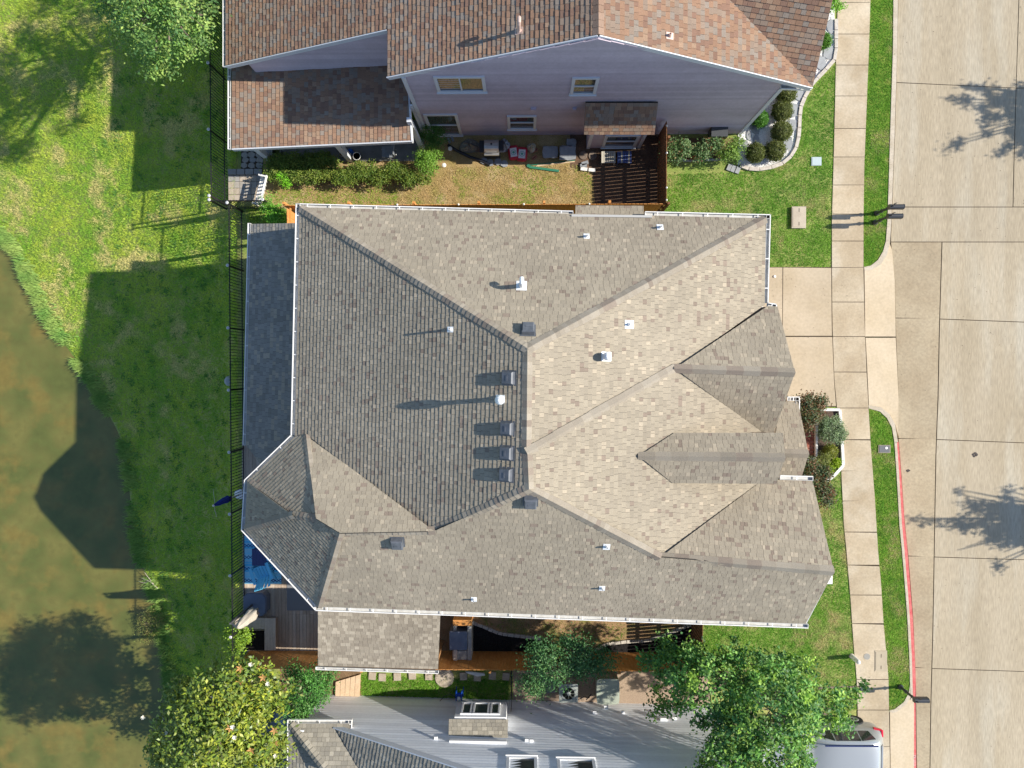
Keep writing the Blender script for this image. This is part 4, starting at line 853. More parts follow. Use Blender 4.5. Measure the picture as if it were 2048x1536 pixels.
def edging(label, px, m, w=.12, h=.12, L=.22, gap=.02, z=0, cat='edging', corners=False):
    pts = [P(u, v) for u, v in px]; seg = [0]
    for a, b in zip(pts[:-1], pts[1:]): seg.append(seg[-1] + (b - a).length)
    t = thing('stone_edging', pts[0], label, cat, 'garden bed edgings'); s = 0
    def at(d):
        for k in range(len(seg) - 1):
            if d <= seg[k + 1] + 1e-9: return pts[k].lerp(pts[k + 1], (d - seg[k]) / (seg[k + 1] - seg[k]))
        return pts[-1]
    while s < seg[-1] - .05:
        l = L * random.uniform(.8, 1.2)
        if corners: nxt = min(q for q in seg if q > s + 1e-6); l = min(l, nxt - s) if nxt - s - l > .1 else nxt - s
        e = min(seg[-1], s + l - gap); a, b = at(s), at(e)
        MB().bar(V((a.x, a.y, z + h / 2 - .02 + random.uniform(-.008, .008))), V((b.x, b.y, z + h / 2 - .02)), w * random.uniform(.9, 1.08), h).build('stone', m, t); s += l
    return t
edging('pale stone edging curving along the left mulch bed', [(945, 1244), (966, 1252), (1000, 1266), (1040, 1271), (1082, 1276)], M_edge); edging('pale stone edging curving along the right mulch bed', [(1188, 1300), (1212, 1287), (1250, 1282), (1290, 1281), (1330, 1269), (1382, 1247)], M_edge)
# ------------------------------------------------------------------ PAVERS AND BENCH AT THE UPPER LEFT
M_pav = [mat('paver_%d' % k, c, c2, 6, rough=.9, grain=.15, gscale=30) for k, (c, c2) in enumerate((((.36, .33, .29), (.30, .27, .23)), ((.42, .36, .29), (.36, .30, .23)), ((.31, .30, .285), (.26, .25, .23))))]
pv = sheet('paver_patio', [(456, 338), (527, 338), (527, 403), (456, 403)], .01, .06, M_joint); fl = sheet('flagstone_path', [(482, 240), (526, 240), (526, 338), (482, 338)], .01, .06, M_joint)
a, b = P(457, 351), P(526, 402); nx_, ny_ = 6, 4
for i in range(nx_):
    for j in range(ny_):
        w, h = (b.x - a.x) / nx_, (a.y - b.y) / ny_; MB().box((a.x + w * (i + .5), b.y + h * (j + .5), .02), (w - .015, h - .015, .03 + random.uniform(0, .006))).build('paver', random.choice(M_pav), pv)
a, b = P(457, 339), P(526, 350)
for i in range(4): w = (b.x - a.x) / 4; MB().box((a.x + w * (i + .5), (a.y + b.y) / 2, .05), (w - .03, a.y - b.y - .01, .1)).build('edge_block', M_pav[2], pv)
for r in range(9):
    for c_ in range(3):
        cc = P(489 + c_ * 14.5 + (r % 2) * 2, 247 + r * 10.5); k = 6; pts = []
        for q_ in range(k): an = 2 * math.pi * q_ / k + .3; rr = random.uniform(.105, .14); pts.append((cc.x + math.cos(an) * rr * 1.2, cc.y + math.sin(an) * rr, 0))
        MB().prism(pts, 0, .03).build('flagstone', random.choice(M_pav[::2]), fl)
t = thing('garden_bench', P(536, 385), 'white ornate garden bench on the paver corner', 'bench'); B = P(535, 388); bd = (P(530, 400) - P(541, 352)); ax = V((bd.x, bd.y, 0)).normalized(); nr = V((ax.y, -ax.x, 0))
nr = nr if nr.x < 0 else -nr
for k in range(4): MB().bar(B - ax * .55 + nr * (.07 * k) + V((0, 0, .42)), B + ax * .55 + nr * (.07 * k) + V((0, 0, .42)), .05, .02).build('seat_slat', M_white, t)
for k in range(8): p = B + ax * (-.5 + k / 7) - nr * .04; MB().bar(p + V((0, 0, .42)), p - nr * .14 + V((0, 0, .85 + .06 * math.sin(k / 7 * math.pi))), .06, .02).build('back_splat', M_white, t)
MB().bar(B - ax * .55 - nr * .16 + V((0, 0, .88)), B + ax * .55 - nr * .16 + V((0, 0, .88)), .05, .06).build('back_rail', M_white, t)
for s in (-1, 1):
    MB().bar(B + ax * .55 * s - nr * .05 + V((0, 0, .62)), B + ax * .55 * s + nr * .26 + V((0, 0, .62)), .06, .04).build('arm', M_white, t)
    for q_ in (-.02, .24): MB().bar(B + ax * .55 * s + nr * q_, B + ax * .55 * s + nr * q_ + V((0, 0, .62)), .05, .05).build('leg', M_white, t)
# ------------------------------------------------------------------ TREES AND SHRUBS
M_leaf = mat('leaves', attr=True, rough=.55, spec=.35, trans=.3)
M_gloss = mat('glossy_leaves', attr=True, rough=.45, spec=.45, trans=.12)
M_bark = mat('bark', (.13, .095, .07), (.20, .16, .125), 12, rough=.95, grain=.25, gscale=30)
def leafcloud(blobs, n, ln, wd, pal, ncl=None, spread=.16, upb=.7, shell=.55, cl_var=.35, droop=.3):
    """Leaf quads in clumps spread through the blobs' volume. blobs: (Vector centre, radius[, z squash])."""
    vol = np.array([b[1] ** 2 for b in blobs]); vol = vol / vol.sum(); ncl = ncl or max(12, n // 34)
    bi = rng.choice(len(blobs), ncl, p=vol); C = np.array([b[0][:] for b in blobs])[bi]; Rr = np.array([b[1] for b in blobs])[bi]; sq = np.array([b[2] if len(b) > 2 else .8 for b in blobs])[bi]
    d = rng.normal(0, 1, (ncl, 3)); d[:, 2] = np.abs(d[:, 2]) * .9 - .25; d /= np.linalg.norm(d, axis=1)[:, None]
    rad = Rr * rng.uniform(shell, 1.05, ncl); K = C + d * rad[:, None] * np.stack([np.ones(ncl), np.ones(ncl), sq], -1)
    ci = rng.integers(0, ncl, n); sp = spread * rng.uniform(.6, 1.4, ncl)
    p = K[ci] + rng.normal(0, 1, (n, 3)) * sp[ci][:, None] * np.array([1, 1, .6])
    nr = rng.normal(0, .55, (n, 3)) + d[ci] * .35; nr[:, 2] += upb; nr /= np.linalg.norm(nr, axis=1)[:, None]
    t = rng.normal(0, 1, (n, 3)); t -= nr * (t * nr).sum(1)[:, None]; t /= np.linalg.norm(t, axis=1)[:, None]; t[:, 2] -= droop * .3; s = np.cross(nr, t)
    l = ln * rng.uniform(.6, 1.25, n)[:, None]; w = wd * rng.uniform(.7, 1.2, n)[:, None]
    q = np.stack([p, p + t * l * .5 + s * w * .5 - nr * w * .12, p + t * l, p + t * l * .5 - s * w * .5 - nr * w * .12], 1).reshape(-1, 3)
    pc = np.array([c for c, _ in pal]); pw = np.array([w_ for _, w_ in pal]); pw = pw / pw.sum()
    ccol = pc[rng.choice(len(pc), ncl, p=pw)] * rng.uniform(1 - cl_var, 1 + cl_var, (ncl, 1)); one = pc[rng.choice(len(pc), n, p=pw)]
    return q, (ccol[ci] * .65 + one * .35) * rng.uniform(.75, 1.25, (n, 1)), K
def plant(name, label, cat, base, blobs, n, ln, wd, pal, trunk=None, group=None, m=None, extra=None, crown='crown', **k):
    base = V(base); t = thing(name, base, label, cat, group); bl = [(V(b[0]), *b[1:]) for b in blobs]
    q, c, K = leafcloud(bl, n, ln, wd, pal, **k); off = np.array(base[:])
    o = bpy.data.objects.new(crown, fastmesh(crown, q - off, 4, c, m or M_leaf)); COL.objects.link(o); o.parent = t; ORG[o] = base
    if trunk:
        cen = sum((b[0] for b in bl), V((0, 0, 0))) / len(bl); fork = base.lerp(V((cen.x, cen.y, cen.z)), .42); fork.z = base.z + (cen.z - base.z) * .5
        MB().tube([base - V((0, 0, .15)), base.lerp(fork, .5) + V((.03, .02, 0)), fork], [trunk * 1.25, trunk, trunk * .8], 10).build('trunk', M_bark, t, smooth=True)
        for b in bl:
            mid = fork.lerp(b[0], .55) + V((random.uniform(-.1, .1), random.uniform(-.1, .1), .12)); r = trunk * .5
            MB().tube([fork - V((0, 0, .05)), mid, b[0]], [r, r * .6, r * .25], 7).build('limb', M_bark, t, smooth=True)
        tw = MB()
        for i in rng.choice(len(K), min(len(K), 90), replace=False):
            kk = V(K[i]); b = min(bl, key=lambda b: (b[0] - kk).length); tw.tube([b[0].lerp(kk, .1), b[0].lerp(kk, .6) + V((0, 0, .05)), kk], [.02, .013, .006], 5)
        tw.build('twigs', M_bark, t, kind='stuff')
    elif extra != 'none':
        st = MB(); cen = sum((b[0] for b in bl), V((0, 0, 0))) / len(bl)
        for b in bl[:6]:
            for _ in range(3): e = b[0] + V((random.uniform(-.4, .4), random.uniform(-.4, .4), random.uniform(-.1, .3))) * b[1]; st.tube([base - V((0, 0, .03)), base.lerp(e, .5) + V((0, 0, .06)), e], [.018, .012, .006], 5)
        st.build('stems', M_bark, t)
    return t
def PB(lst): return [(P(u, v, z), r) for u, v, z, r in lst]
OAK = [((.13, .29, .055), .36), ((.06, .17, .055), .32), ((.30, .46, .07), .22), ((.19, .33, .10), .1)]
plant('shade_tree', 'big bright green tree over the white house and the parked car', 'tree', (7.4, -11.6, 0),
      PB([(1330, 1318, 4.0, .75), (1365, 1335, 4.6, .8), (1420, 1372, 5.4, 1.25), (1478, 1335, 4.8, .85), (1540, 1420, 6.0, 1.5), (1470, 1465, 5.8, 1.1), (1590, 1365, 4.6, .9), (1600, 1440, 5.0, .85), (1545, 1520, 5.8, 1.3), (1668, 1420, 4.0, .65), (1690, 1398, 3.6, .4), (1455, 1545, 5.2, 1.1), (1575, 1560, 5.0, .9),
          (1340, 1395, 3.6, .55), (1318, 1420, 3.2, .35), (1690, 1440, 3.4, .25), (1735, 1372, 3.0, .22), (1395, 1310, 3.9, .5), (1550, 1335, 4.0, .5)]), 26000, .13, .075, OAK, trunk=.16, spread=.115, cl_var=.5)
plant('yard_tree', 'dark green feathery tree over the cedar fence beside the air conditioner', 'tree', (1.5, -11.55, 0),
      PB([(1085, 1315, 3.2, .55), (1150, 1308, 3.2, .6), (1200, 1325, 3.0, .45), (1065, 1368, 2.6, .4), (1110, 1338, 3.4, .5), (1165, 1330, 3.0, .4)]), 9000, .10, .045, [((.055, .15, .055), .5), ((.075, .20, .065), .35), ((.15, .28, .085), .15)], trunk=.07, spread=.16)
MAG = [((.17, .24, .025), .42), ((.085, .15, .025), .3), ((.33, .36, .035), .22), ((.25, .27, .06), .06)]
mb_ = PB([(430, 1420, 5.0, 1.2), (500, 1370, 4.2, .85), (350, 1432, 4.0, .8), (400, 1500, 5.0, 1.2), (515, 1455, 4.6, 1.0), (330, 1505, 3.8, .7), (480, 1530, 4.5, 1.0), (450, 1345, 3.2, .5), (540, 1395, 3.9, .6), (375, 1380, 3.4, .5), (440, 1470, 5.6, 1.0), (390, 1560, 4.5, 1.0), (545, 1500, 4.2, .6), (430, 1430, 2.6, 1.1), (480, 1440, 1.8, 1.1), (400, 1490, 2.4, 1.1), (470, 1500, 1.2, 1.0), (440, 1380, 1.8, .7), (380, 1430, 1.6, .8)])
b0 = P(470, 1440, 2.0); mag = plant('magnolia_tree', 'magnolia tree with white blossoms and yellow-green leaves at the bottom left', 'tree', (b0.x, b0.y, float(terr(b0.x, b0.y))), mb_, 24000, .17, .08, MAG, trunk=.14, m=M_gloss, spread=.17, upb=.8, cl_var=.3)
M_pet = mat('magnolia_petal', (.70, .66, .52), rough=.6); M_rust = mat('rusty_dead_leaf', (.42, .20, .06), (.50, .28, .10), 9, rough=.8)
for u, v in [(287, 1434), (362, 1390), (378, 1425), (325, 1437), (425, 1392), (502, 1328), (536, 1367), (466, 1453), (371, 1476), (333, 1465), (329, 1483), (352, 1481), (551, 1511), (538, 1492), (470, 1474), (452, 1545), (427, 1373)]:
    c = P(u, v, 5.0); best = min(mb_, key=lambda b: ((b[0].x - c.x) ** 2 + (b[0].y - c.y) ** 2)); z = best[0].z + best[1] * .75; c = P(u, v, z); f = MB()
    for k in range(7):
        a = 2 * math.pi * k / 7 + u; tl = .45 + .3 * (k % 2); d = V((math.cos(a) * math.cos(tl), math.sin(a) * math.cos(tl), math.sin(tl))); s = d.cross(V((0, 0, 1))).normalized() * .05
        f.add([c, c + d * .05 + s * .7, c + d * .10, c + d * .05 - s * .7], [[0, 1, 2, 3]])
    f.build('blossom', M_pet, mag)
for u, v in [(410, 1377), (480, 1337), (480, 1365), (526, 1355), (371, 1466), (460, 1456), (549, 1461), (338, 1470), (502, 1501), (512, 1500), (550, 1486)]:
    c = P(u, v, 5.0); best = min(mb_, key=lambda b: ((b[0].x - c.x) ** 2 + (b[0].y - c.y) ** 2)); c = P(u, v, best[0].z + best[1] * .72); f = MB()
    for k in range(5):
        a = 2 * math.pi * k / 5 + v; d = V((math.cos(a), math.sin(a), .3)); s = V((-d.y, d.x, 0)) * .035; f.add([c, c + d * .07 + s, c + d * .15, c + d * .07 - s], [[0, 1, 2, 3]])
    f.build('dead_leaf_cluster', M_rust, mag)
b0 = P(330, -10, 0); z0 = float(terr(b0.x, b0.y))
plant('bank_tree', 'tall loose-crowned tree at the top left edge beside the iron fence', 'tree', (b0.x, b0.y, z0), [(P(u, v, z), r) for u, v, z, r in
      [(300, 35, 6.0, 1.1), (352, 62, 5.6, .8), (262, 60, 5.0, .65), (312, 128, 4.4, .6), (365, 20, 6.2, .95), (232, 18, 4.6, .55), (300, -60, 6.8, 1.4), (405, 30, 4.4, .55), (390, -40, 6, 1.3), (240, -50, 5.5, 1.0), (395, 95, 3.6, .45), (340, 105, 4.6, .5), (330, 40, 2.6, .9), (290, 60, 2.0, .8), (360, -20, 2.4, 1.2), (250, -30, 2.4, 1.2), (290, 10, 3.6, 1.2), (300, -130, 6.5, 1.8), (230, -120, 5, 1.5), (340, -120, 3, 1.6), (340, 20, .8, 1.0)]], 26000, .12, .06,
      [((.17, .31, .065), .4), ((.09, .20, .065), .3), ((.34, .46, .11), .3)], trunk=.15, spread=.14, cl_var=.45)
plant('courtyard_tree', 'small fresh green tree between the magnolia and the white house', 'tree', (P(612, 1385, .5).x, P(612, 1385, .5).y, 0), PB([(612, 1380, 2.6, .65), (640, 1352, 2.3, .45), (590, 1412, 2.3, .5), (590, 1350, 2.2, .4), (640, 1385, 2.3, .4)]), 6500, .09, .045, [((.09, .26, .04), .5), ((.06, .18, .045), .3), ((.16, .30, .08), .2)], trunk=.05, spread=.13)
for x, y, lab in ((26.1, -5.5, 'lower'), (26.3, 10.6, 'upper')):
    bl_ = [(V((x, y, 4.6)), .8), (V((x + .5, y + .3, 5.4)), .7)]
    for k in range(15):
        a = 2 * math.pi * k / 15 + random.uniform(-.15, .15); R_ = random.uniform(1.7, 2.6); z_ = random.uniform(3.4, 5.4)
        for f_ in (.45, .65, .85, 1.0): bl_.append((V((x + math.cos(a) * R_ * f_, y + math.sin(a) * R_ * f_ * .75, z_ + .5 * f_)), .34 * (1.15 - f_ * .75), .6))
    plant('street_tree', 'leafy tree across the road whose shadow falls on the %s road' % lab, 'tree', (x, y, -.1), bl_, 6500, .14, .07, OAK, trunk=.12, group='street trees across the road', spread=.10)

# ---- shrubs
def ball(u, v, r, label, name='boxwood_ball', pal=None, n=3600, h=None, group='clipped boxwood balls', ln=.055, wd=.038, cat='shrub', **k):
    c = P(u, v, r * 1.0); q_ = (V((c.x, c.y, r)), r * .93, 1.0)
    t = plant(name, label, cat, (c.x, c.y, 0), [q_], n, ln, wd, pal or BOX, group=group, shell=.86, spread=.035, ncl=n // 6, upb=.3, cl_var=.2, **k)
    MB().lathe((c.x, c.y, 0), [(r * .5, .0)] + [(r * .84 * math.cos(a), r + r * .84 * math.sin(a)) for a in np.linspace(-.9, 1.55, 9)], 16, col=tuple(x * .7 for x in (pal or BOX)[0][0])).build('inner_foliage', M_leaf, t, smooth=True); return t
BOX = [((.13, .155, .035), .6), ((.085, .11, .03), .3), ((.20, .20, .06), .1)]
for u, v, r, lab in ((1511, 306, .36, 'leftmost clipped boxwood ball in the white gravel bed'), (1550, 302, .38, 'clipped boxwood ball right of the leftmost one in the white gravel bed'), (1563, 263, .38, 'middle clipped boxwood ball of the white gravel bed'), (1564, 222, .38, 'clipped boxwood ball just below the mauve house corner'), (1572, 188, .36, 'clipped boxwood ball half hidden under the mauve house corner gutter')):
    ball(u, v, r, lab)
ball(1646, 82, .28, 'small round green shrub beside the sidewalk at the roof edge', pal=[((.09, .22, .02), 1)], name='round_shrub', group=None); ball(1520, 238, .30, 'small green shrub against the mauve wall in the gravel bed', pal=[((.09, .24, .03), 1)], name='round_shrub', group=None)
ROSE = [((.12, .22, .075), .45), ((.20, .30, .13), .25), ((.07, .14, .045), .2), ((.36, .07, .05), .07)]
plant('rose_bush', 'rose bush with red flowers next to the slat fence', 'shrub', P(1352, 300), PB([(1340, 300, .6, .3), (1365, 296, .65, .3), (1352, 310, .5, .3)]), 2800, .08, .05, ROSE, group='rose bushes', spread=.09)
plant('rose_bush', 'middle rose bush beside the meter box of the mauve house', 'shrub', P(1412, 302), PB([(1405, 302, .55, .28), (1425, 290, .65, .26), (1395, 310, .4, .22)]), 2400, .08, .05, ROSE, group='rose bushes', spread=.09)
plant('leafy_bush', 'yellow-green leafy bush at the mauve wall corner', 'shrub', P(1462, 300), PB([(1455, 300, .65, .36), (1474, 290, .65, .3), (1462, 312, .5, .28)]), 2600, .07, .035, [((.20, .32, .05), .6), ((.11, .21, .04), .4)], spread=.09)
REDL = [((.06, .105, .045), .45), ((.20, .085, .04), .3), ((.12, .15, .06), .25)]
plant('red_leaf_shrub', 'red and green leaved shrub at the entry porch gutter', 'shrub', P(1616, 835), PB([(1612, 810, .9, .28), (1630, 822, .9, .28), (1612, 845, .9, .28), (1620, 830, 1.0, .28), (1640, 805, .85, .2), (1612, 800, .8, .2)]), 4200, .10, .045, REDL, spread=.10, group='red-leaved shrubs in the front bed')
plant('red_leaf_shrub', 'red and green leaved shrub below the white edging of the front bed', 'shrub', P(1640, 975), PB([(1622, 945, .8, .28), (1645, 950, .7, .26), (1638, 975, .7, .25), (1655, 985, .6, .2), (1650, 1000, .55, .2), (1615, 930, .8, .25)]), 4400, .10, .045, REDL, spread=.10, group='red-leaved shrubs in the front bed')
plant('sage_shrub', 'large silvery green rounded shrub overhanging the sidewalk', 'shrub', P(1657, 862), PB([(1662, 862, .62, .42), (1676, 870, .6, .3), (1652, 850, .6, .3), (1672, 850, .55, .28)]), 6500, .07, .03, [((.24, .33, .17), .5), ((.17, .26, .13), .3), ((.15, .17, .10), .2)], spread=.07)
ball(1660, 902, .26, 'round yellow-green shrub below the silvery shrub', pal=[((.24, .26, .03), .6), ((.15, .19, .03), .4)], name='round_shrub', group=None, ln=.045, wd=.03, n=1900); ball(1671, 925, .16, 'small lime-green shrub at the corner of the white edging', pal=[((.30, .42, .02), 1)], name='lime_shrub', group=None, n=900); ball(1660, 937, .15, 'lime-green shrub tucked left of the corner one', pal=[((.28, .40, .02), 1)], name='lime_shrub', group=None, n=900)
plant('edging_shrub', 'olive shrub between the porch and the lime shrubs', 'shrub', P(1643, 925), PB([(1640, 925, .5, .22), (1650, 918, .5, .2)]), 1300, .05, .025, [((.19, .22, .05), 1)], spread=.07)
# hedge below the mauve lean-to
hb = []; random.seed(3)
for k in range(30): t_ = k / 29; hb.append((540 + 310 * t_, 346 + random.uniform(-10, 10) + 4 * math.sin(k), .55, .26 + random.uniform(-.03, .05)))
for k in range(14): t_ = k / 13; hb.append((545 + 120 * t_, 322 + random.uniform(-5, 5), .5, .24))
plant('hedge', 'long clipped hedge below the mauve lean-to roof', 'hedge', P(690, 345), PB(hb), 26000, .065, .042, [((.14, .22, .03), .45), ((.24, .29, .05), .3), ((.075, .15, .025), .25)], extra='none', spread=.07, ncl=1600)
plant('corner_bush', 'large dark green bush under the mauve wall window', 'shrub', P(862, 268), PB([(862, 262, 1.1, .42), (878, 275, .9, .35), (852, 280, .9, .35), (866, 248, 1.0, .3)]), 4200, .05, .03, [((.055, .16, .03), .6), ((.09, .21, .04), .4)], spread=.08)
plant('bright_bush', 'sunlit yellow-green bush at the end of the hedge', 'shrub', P(855, 322), PB([(852, 318, .9, .36), (868, 310, .8, .28), (842, 330, .6, .28), (860, 335, .5, .25)]), 3600, .06, .03, [((.22, .40, .05), .6), ((.14, .30, .04), .4)], spread=.09)
plant('lime_plant', 'small lime-green plant at the left end of the hedge', 'plant', P(566, 365), PB([(562, 355, .6, .16), (570, 366, .5, .18)]), 700, .07, .035, [((.22, .55, .03), 1)], spread=.07)
plant('fence_shrub', 'bright green shrub beside the orange gate panel', 'shrub', P(548, 425), PB([(535, 408, 1.0, .22), (550, 425, 1.0, .26), (562, 430, .9, .2), (545, 440, .8, .2)]), 2200, .08, .035, [((.18, .46, .04), .6), ((.12, .30, .04), .4)], spread=.10)
plant('planter_shrub', 'yellow-green climbing shrub in the deck planter at the iron fence', 'shrub', P(482, 1285, .15), PB([(478, 1283, .9, .3), (470, 1297, .8, .22), (488, 1270, .8, .22), (462, 1268, .9, .15)]), 2000, .08, .05, [((.24, .38, .03), .6), ((.12, .24, .04), .4)], spread=.10)
plant('street_plant', 'small leafy plant leaning over the sidewalk at the top', 'plant', P(1676, 12), PB([(1672, 10, .5, .18), (1684, 14, .4, .14)]), 500, .08, .045, [((.20, .42, .04), 1)], spread=.07)
b0 = GP(322, 1245); plant('bank_shrub', 'brownish-green dry shrub at the pond edge', 'shrub', b0, [(GP(u, v) + V((0, 0, h)), r) for u, v, h, r in ((312, 1222, .5, .25), (300, 1240, .5, .22), (312, 1255, .4, .25), (330, 1235, .4, .2), (298, 1265, .3, .2))], 1500, .07, .03, [((.26, .22, .07), .5), ((.22, .27, .06), .5)], spread=.13)
bt_ = MB(); p0 = GP(318, 1175)
for pts in ([(318, 1175), (305, 1160), (290, 1152)], [(310, 1166), (300, 1150), (296, 1140)], [(305, 1160), (292, 1163), (284, 1158)]): bt_.tube([GP(u, v) + V((0, 0, .12 + .1 * k)) for k, (u, v) in enumerate(pts)], [.02, .014, .006], 6)
bt_.build('fallen_branch', mat('bleached_wood', (.40, .35, .28), rough=.9), label='bare pale branch reaching over the pond edge', cat='branch')
x, y = scatter([P(u, v)[:2] for u, v in [(494, 415), (560, 415), (575, 446), (494, 446)]], 500); blades('corner_grass', x, y, np.zeros(len(x)), lawncol(x, y, -.1), .06, .024, 1.2, 3, label='tall grass in the fenced corner beside the lean-to')
# ------------------------------------------------------------------ FRONT BEDS
gb_ = [(1476, 332), (1480, 329), (1500, 337), (1525, 337), (1555, 330), (1574, 318), (1588, 299), (1594, 270), (1595, 240), (1597, 215), (1607, 190), (1619, 170), (1638, 150), (1658, 130), (1669, 115), (1669, 40), (1669, 0), (1640, -60), (1476, -60)]
sheet('gravel_bed', gb_, .02, .05, M_grav)
x, y = scatter([P(u, v)[:2] for u, v in gb_], 900); k = P(0, 350).y < y; n = len(x)
d3 = rng.normal(0, 1, (n, 4, 3)); d3 /= np.linalg.norm(d3, axis=2)[:, :, None]; base_ = np.stack([x, y, np.full(n, .03)], -1)[:, None, :] + d3 * rng.uniform(.012, .026, (n, 1, 1))
tri = base_[:, [0, 1, 2, 0, 2, 3, 0, 3, 1, 1, 3, 2]].reshape(-1, 3); gcol = np.repeat(rng.uniform(.6, .92, (n, 1)) * np.array([[1, .985, .95]]), 4, 0)
go = bpy.data.objects.new('gravel_stones', fastmesh('gravel_stones', tri, 3, gcol, mat('gravel_stone', attr=True, rough=.85))); COL.objects.link(go); tag(go, 'loose white gravel in the bed of the mauve house', 'gravel', kind='stuff')
edging('curved pale block edging around the white gravel bed', [(1671, 40), (1671, 116), (1660, 131), (1640, 151), (1622, 171), (1610, 191), (1600, 216), (1598, 240), (1597, 271), (1590, 300), (1576, 320), (1556, 332), (1525, 339.5), (1500, 339.5), (1478, 331)], M_edge, w=.13, L=.42)
M_fl = mat('blue_grey_flagstone', (.33, .345, .35), (.27, .28, .285), 5, rough=.85, grain=.12)
fth = thing('flagstones', P(1587, 235), 'row of grey flagstones inside the edging of the gravel bed', 'stepping stones')
for u, v, s in ((1662, 55, .30), (1658, 105, .32), (1641, 129, .30), (1598, 190, .28), (1587, 221, .28), (1583, 253, .28), (1576, 288, .28), (1512, 260, .2), (1497, 271, .17), (1511, 280, .2), (1491, 292, .2), (1503, 252, .15)):
    c = P(u, v); pts = []
    for q_ in range(7): an = 2 * math.pi * q_ / 7; rr = s * random.uniform(.7, 1.1); pts.append((c.x + math.cos(an) * rr * .75, c.y + math.sin(an) * rr * 1.1, 0))
    MB().prism(pts, .0, .055).build('flagstone', M_fl, fth)
st = thing('step_slabs', P(1466, 336), 'three grey slabs at the lower left end of the gravel bed', 'stepping stones')
for u, v in ((1458, 335), (1466, 338), (1475, 341)): c = P(u, v); MB().box((c.x, c.y, .03), (.15, .26, .06), rz=-.4).build('slab', M_fl, st)
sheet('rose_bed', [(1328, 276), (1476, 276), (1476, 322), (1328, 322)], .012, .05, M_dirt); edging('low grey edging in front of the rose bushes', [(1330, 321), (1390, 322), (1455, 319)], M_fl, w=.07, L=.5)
c = PY(1424, 272, Y1); MB().box((c.x, Y1 - .2, .55), (.62, .36, .55)).build('meter_box', mat('dark_meter_box', (.06, .065, .07), rough=.4), label='dark meter box on the mauve wall behind the roses', cat='box')
# entry bed of the grey house
sheet('entry_bed', [(1600, 820), (1680, 820), (1685, 930), (1652, 962), (1596, 962)], .02, .05, mat('dark_garden_soil', (.075, .05, .038), (.12, .085, .065), 10, rough=1, grain=.4, gscale=40))
M_wedge = mat('white_painted_edging', (.74, .73, .70), (.64, .62, .58), 8, rough=.8, grain=.08)
edging('white painted edging around the entry bed along the sidewalk', [(1634, 819), (1677, 819), (1681, 870), (1684, 930), (1668, 948), (1652, 961)], M_wedge, w=.11, h=.16, L=.6, gap=.004, corners=True); edging('white painted edging between the brick walk and the entry bed', [(1631, 822), (1630, 868), (1630, 912)], M_wedge, w=.09, h=.2, L=.6, gap=.008); edging('short white edging across the porch end of the entry bed', [(1606, 917), (1630, 916)], M_wedge, w=.09, h=.2, L=.5, gap=.008)
bw = sheet('brick_walk', [(1560, 850), (1627, 850), (1627, 914), (1560, 914)], .022, .06, M_joint); M_br = [mat('red_brick_%d' % k, c, rough=.9, grain=.2, gscale=40) for k, c in enumerate(((.36, .13, .09), (.30, .10, .07), (.42, .18, .13)))]
a, b = P(1590, 851), P(1627, 913); nr_ = 16
for r in range(nr_):
    for q_ in range(4):
        w, h = (b.x - a.x) / 4, (a.y - b.y) / nr_; MB().box((a.x + w * (q_ + .5) + (.03 if r % 2 else -.03), b.y + h * (r + .5), .03), (w - .012, h - .012, .03)).build('brick', random.choice(M_br), bw)
# ------------------------------------------------------------------ STREET THINGS
M_mbx = mat('black_mailbox_paint', (.035, .037, .042), rough=.35, spec=.5)
def mailbox(u, v, label):
    c = P(u, v); t = thing('mailbox', (c.x, c.y, 0), label, 'mailbox', 'black mailboxes on posts'); B = V((c.x, c.y, 0))
    MB().lathe(B, [(.10, 0), (.10, .10), (.065, .14), (.05, .2), (.05, .42), (.075, .46), (.05, .5), (.045, .85), (.06, .9), (.045, .95), (.045, 1.08)], 14).build('post', M_mbx, t, smooth=False)
    MB().bar(B + V((-.06, 0, 1.05)), B + V((.40, 0, 1.05)), .10, .05).build('support_arm', M_mbx, t)
    n = 10; prof = [(-.09, 0), (.09, 0), (.09, .13)] + [(.09 * math.cos(a), .13 + .09 * math.sin(a)) for a in np.linspace(0, math.pi, n)[1:-1]] + [(-.09, .13)]
    vs = [B + V((-.08, y, 1.075 + z)) for y, z in prof] + [B + V((.44, y, 1.075 + z)) for y, z in prof]; k = len(prof)
    bx = MB().add(vs, [list(range(k)), list(range(2 * k - 1, k - 1, -1))] + [[i + k, (i + 1) % k + k, (i + 1) % k, i] for i in range(k)]).build('box', M_mbx, t)
    vs = [B + V((.44, y * 1.06, 1.072 + z * 1.04)) for y, z in prof] + [B + V((.455, y * 1.06, 1.072 + z * 1.04)) for y, z in prof]
    MB().add(vs, [list(range(k)), list(range(2 * k - 1, k - 1, -1))] + [[i + k, (i + 1) % k + k, (i + 1) % k, i] for i in range(k)]).build('door', M_mbx, bx); MB().box(B + V((.46, 0, 1.24)), (.02, .04, .02)).build('door_pull', M_mbx, bx)
    MB().box(B + V((.1, .10, 1.3)), (.05, .012, .2)).build('flag', M_mbx, t); MB().lathe(B + V((-.02, 0, 1.27)), [(.03, 0), (.02, .05), (.035, .09), (.002, .14)], 10).build('finial', M_mbx, t)
mailbox(1752, 427, 'upper of the two black mailboxes standing side by side at the kerb'); mailbox(1749, 445, 'lower of the two black mailboxes standing side by side at the kerb'); mailbox(1800, 1373, 'lone black mailbox beside the red kerb at the bottom')
